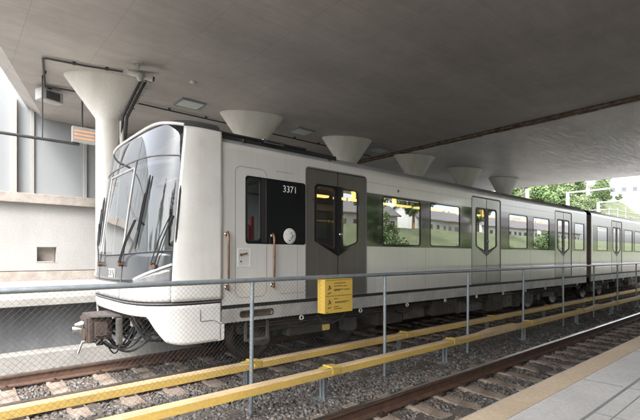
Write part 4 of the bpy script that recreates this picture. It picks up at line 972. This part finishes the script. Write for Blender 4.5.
def leaf_mesh(name, n, rx, rz, zc, leaf, m, parent, clumps=26, seed=1):
    r = np.random.default_rng(seed)
    cc = r.standard_normal((clumps,3)); cc /= np.linalg.norm(cc,axis=1)[:,None]; cc *= r.uniform(.35,.95,(clumps,1)); cc *= np.array([rx,rx,rz])
    cr = r.uniform(.22,.42,clumps)*rx; tone_c = r.uniform(0,.5,clumps)
    k = r.integers(0,clumps,n); d = r.standard_normal((n,3)); d /= np.linalg.norm(d,axis=1)[:,None]
    c = cc[k]+d*(cr[k]*r.uniform(.55,1.08,n))[:,None]*np.array([1,1,.8]); c[:,2] += zc
    a = r.standard_normal((n,3)); a /= np.linalg.norm(a,axis=1)[:,None]; b = np.cross(a, r.standard_normal((n,3))); b /= np.linalg.norm(b,axis=1)[:,None]
    s = leaf*r.uniform(.6,1.3,n)[:,None]
    V = np.stack([c-a*s, c+b*s*.6, c+a*s, c-b*s*.6],1).reshape(-1,3); F = np.arange(4*n).reshape(n,4)
    t = np.clip(tone_c[k]+r.uniform(0,.5,n),0,1)
    return np_mesh(name, V, F, m, parent, np.repeat(t,4))
def tree_proto(n, h, rx, rz, leaf, m, seed):
    e = empty('leafy_tree'); mb = MB(); r = random.Random(seed)
    mb.tube([(0,0,-.5),(.05,.03,h*.3),(-.05,0,h*.55),(.0,.05,h*.85)], [.16+h*.012,.13+h*.008,.09,.03], 0, 8)
    for k in range(7):
        a = r.uniform(0,2*PI); z0 = h*r.uniform(.3,.65); l = rx*r.uniform(.5,.85)
        mb.tube([(0,0,z0),(l*.5*math.cos(a),l*.5*math.sin(a),z0+l*.35),(l*math.cos(a),l*math.sin(a),z0+l*.8)], [.06,.045,.02], 0, 6)
    mb.build('trunk', M['bark'], e); leaf_mesh('crown', n, rx, rz, h*.62, leaf, m, e, seed=seed); return e
T = [tree_proto(5200, 8, 2.9, 3.3, .17, M['leaf'], 3), tree_proto(4600, 6, 2.6, 2.4, .16, M['leaf_b'], 5), tree_proto(5200, 10, 3.2, 4.2, .19, M['leaf'], 9)]
used = [0,0,0]
def hgt(x, y): return hh(x,y)+.4*math.sin(x*.21+y*.13)
def tree(kind, x, y, s, z, label, group):
    o = T[kind] if not used[kind] else copy_tree(T[kind]); used[kind] = 1
    o.location = (x,y,z); o.scale = (s,s,s*random.uniform(.9,1.1)); o.rotation_euler.z = random.uniform(0,6.28)
    tag(o, label, 'tree', group); return o
def pos(u, Y): 
    a = math.atan((u-320)/426.8); return Y/math.tan(R(49.05)-a)
gl = 'green leafy tree in the hillside wood beyond the bridge'
for (u, Y, k, s) in ((512,19,0,.8),(528,20,1,.9),(537,24,0,.9),(546,22,2,.8),(556,27,0,.85),(566,25,1,1.0),(575,30,2,.75),(522,27,2,.8),(549,34,2,.8),(585,38,0,.8),(535,36,0,1.1)):
    x = pos(u, Y); tree(k, x, Y, s, hgt(x,Y)-.2, gl, 'trees of the hillside wood beyond the bridge')
for (u, Y, k, s) in ((597,31,1,.42),(606,34,0,.38),(613,40,1,.5),(622,42,1,.5),(632,38,0,.42),(640,36,0,.5),(648,37,1,.6),(601,55,0,.7),(618,60,2,.55),(634,58,0,.7),(610,75,1,.9),(627,80,0,.9),(644,78,2,.9),(590,62,2,.8),(578,48,0,.9)):
    x = pos(u, Y); tree(k, x, Y, s, hgt(x,Y)-.2, 'small green garden tree among the white houses on the hill', 'garden trees among the houses')
rr = random.Random(4)
for i in range(34):
    u = rr.uniform(588,652); Y = rr.uniform(26,70); x = pos(u, Y); tree(rr.choice((0,1,1,2)), x, Y, rr.uniform(.35,.75), hgt(x,Y)-.3, 'small green garden tree among the white houses on the hill', 'garden trees among the houses')
# trees behind the near platform and to the left (mirrored in the train)
k = 0
for (x, y, kk, s) in ((14,-12.5,0,.45),(17.5,-13,1,.5),(21,-12,2,.42),(30,-13,0,.5),(36,-12.5,1,.45),(44,-14,0,.5),(23,-17,0,.8),(33,-18,2,.75),(55,-15,1,.6),(70,-16,0,.7),(4,-24,0,1),(11,-30,2,1),(18,-22,1,1.1),(27,-28,0,1.2),(38,-24,2,.9),(50,-26,0,1.1),(64,-24,1,1.2),(-12,-10,0,1.1),(-18,2,2,1),(-16,20,0,1.1),(-24,11,1,1.2),(-9,24,2,.9)):
    tree(kk, x, y, s, 5 if y < -19 else -.4, 'leafy tree out of frame, seen only mirrored in the train glass', 'trees mirrored in the train')

def house(x, y, w_, d_, h_, rz, wall, roof, label, flat=False):
    z = hgt(x,y) if x > 20 else -.3
    e = empty('hill_house', (x,y,z), rz, label, 'house', 'houses on the hill')
    mb = MB(); mb.box(-w_/2,w_/2,-d_/2,d_/2,-8,h_); 
    if not flat: 
        for s in (-1,1): mb.add([(s*w_/2,-d_/2,h_),(s*w_/2,d_/2,h_),(s*w_/2,0,h_+d_*.32)], [(0,1,2)])
    mb.build('wall', wall, e)
    mb = MB(); o_ = .4
    if flat: mb.box(-w_/2-.2,w_/2+.2,-d_/2-.2,d_/2+.2,h_+.002,h_+.3)
    else:
        rz_ = h_+d_*.32
        for s in (-1,1): mb.add([(-w_/2-o_,s*(d_/2+o_),h_-.25),(w_/2+o_,s*(d_/2+o_),h_-.25),(w_/2+o_,0,rz_+.02),(-w_/2-o_,0,rz_+.02),(-w_/2-o_,s*(d_/2+o_),h_-.07),(w_/2+o_,s*(d_/2+o_),h_-.07),(w_/2+o_,0,rz_+.2),(-w_/2-o_,0,rz_+.2)], [(0,1,2,3),(4,5,6,7),(0,1,5,4),(0,3,7,4),(1,2,6,5)])
    rf = mb.build('roof', roof, e)
    if not flat: mb = MB(); mb.box(w_*.2,w_*.2+.5,-.3,.3,h_+d_*.2,h_+d_*.32+.9); mb.build('chimney', wall, rf)
    for fl in range(max(1,int(h_/2.7))):
        for k_ in range(int(w_/2.2)):
            xx = -w_/2+1.1+k_*2.2; zz = .8+fl*2.7
            if zz+1.4 > h_: continue
            f_ = MB(); f_.plate([(xx-.55,zz),(xx+.55,zz),(xx+.55,zz+1.3),(xx-.55,zz+1.3)], [[(xx-.47,zz+.08),(xx+.47,zz+.08),(xx+.47,zz+1.22),(xx-.47,zz+1.22)]], -d_/2-.05, -d_/2+.02); fo = f_.build('window', M['house_white'], e)
            f_ = MB(); f_.box(xx-.47,xx+.47,-d_/2-.02,-d_/2-.005,zz+.08,zz+1.22); f_.build('pane', M['win_dark'], fo)
    return e
for i, (u, Y, w_, d_, h_, wl, rf, lab, fl) in enumerate((
    (609,33,11,7,3.6,'house_white','roof_light','wide pale flat roofed building just above the railing of the tan wall',True),
    (633,36,12,7,4.2,'house_grey','roof_tile','pale grey house with dark roof, lowest on the hill at the right edge',False),
    (616,52,15,8,6.0,'house_white','roof_tile','long white house with dark roof, highest on the hill near the bridge edge',False),
    (634,50,10,7,5.0,'house_grey','roof_tile','grey house with dark roof halfway up the hill at the right edge',False),
    (604,40,9,6,3.0,'house_white','roof_light','low white flat roofed house in the middle of the hill',True),
    (630,44,10,6,3.0,'house_white','roof_light','low white flat roofed house between the two grey houses',True),
    (594,48,8,7,5.2,'house_white','roof_red','white house with red roof beside the hillside wood',False),
    (622,72,16,9,7.0,'house_white','roof_tile','far white house with dark roof behind the garden trees',False))):
    x = pos(u, Y); house(x, Y, w_, d_, h_, R(-62+i*7), M[wl], M[rf], lab, fl)
# retaining wall with railing beyond the bridge
e = empty('retaining_wall', (0,15.6,0), 0, 'tan concrete retaining wall beyond the bridge, above the second car', 'wall')
mb = MB(); mb.plate([(27.5,0),(120,0),(120,7.2),(60,6.3),(33,3.9),(27.5,3.3)], [], 0, .5); mb.build('wall_body', M['tan_wall'], e)
mb = MB(); mb.tube([(28.2,.2,4.6),(33,.2,5.0),(60,.2,7.4),(120,.2,8.3)], .05, 0, 6); mb.tube([(28.2,.2,4.0),(33,.2,4.45),(60,.2,6.85),(120,.2,7.75)], .04, 0, 6); mb.build('railing', M['mast'], e)
for k in range(12):
    x = 28.5+k*3.4; zt = 4.6+(x-28)*.09; mb = MB(); mb.cyl((x,.2,zt-1.3),(x,.2,zt+.05),.06,0,8); mb.build('railing_post', M['mast'], e)
# pale masts and gantry beyond
def mast(u, Y, h, r, arm, label):
    x = pos(u,Y); e = empty('lamp_mast', (x,Y,hgt(x,Y) if Y > 16 else PZ_FAR), 0, label, 'mast', 'pale masts beyond the bridge')
    mb = MB(); mb.cyl((0,0,0),(0,0,h),r,0,12,r*.8); mb.build('mast_pole', M['mast'], e)
    if arm: mb = MB(); mb.box(-.1,.1,-arm,0,h-.12,h+.02,0,.02); mb.build('mast_arm', M['mast'], e)
mast(527,13,5.4,.17,0,'pale thick mast just past the farthest column head')
mast(567.5,14,6.3,.19,3.2,'pale mast with a long level arm, standing behind the gangway joint')
mast(598,14.5,6.3,.2,4,'pale mast with a level arm, above the second car')
for (x, w_, h_, a) in ((42,14,5,.1),(62,18,6,-.1),(86,22,7,.05),(112,24,8,0)):
    house(x, -32, w_, 7, 2.9, a+PI, M['house_white'], M['roof_tile'], 'white house out of frame behind the near platform, mirrored in the train', False).location.z = 4.7
# houses left of the bridge mirrored in the windscreen
house(-26, 34, 14, 9, 6, R(20), M['house_white'], M['roof_tile'], 'white house out of frame, mirrored in the windscreen')
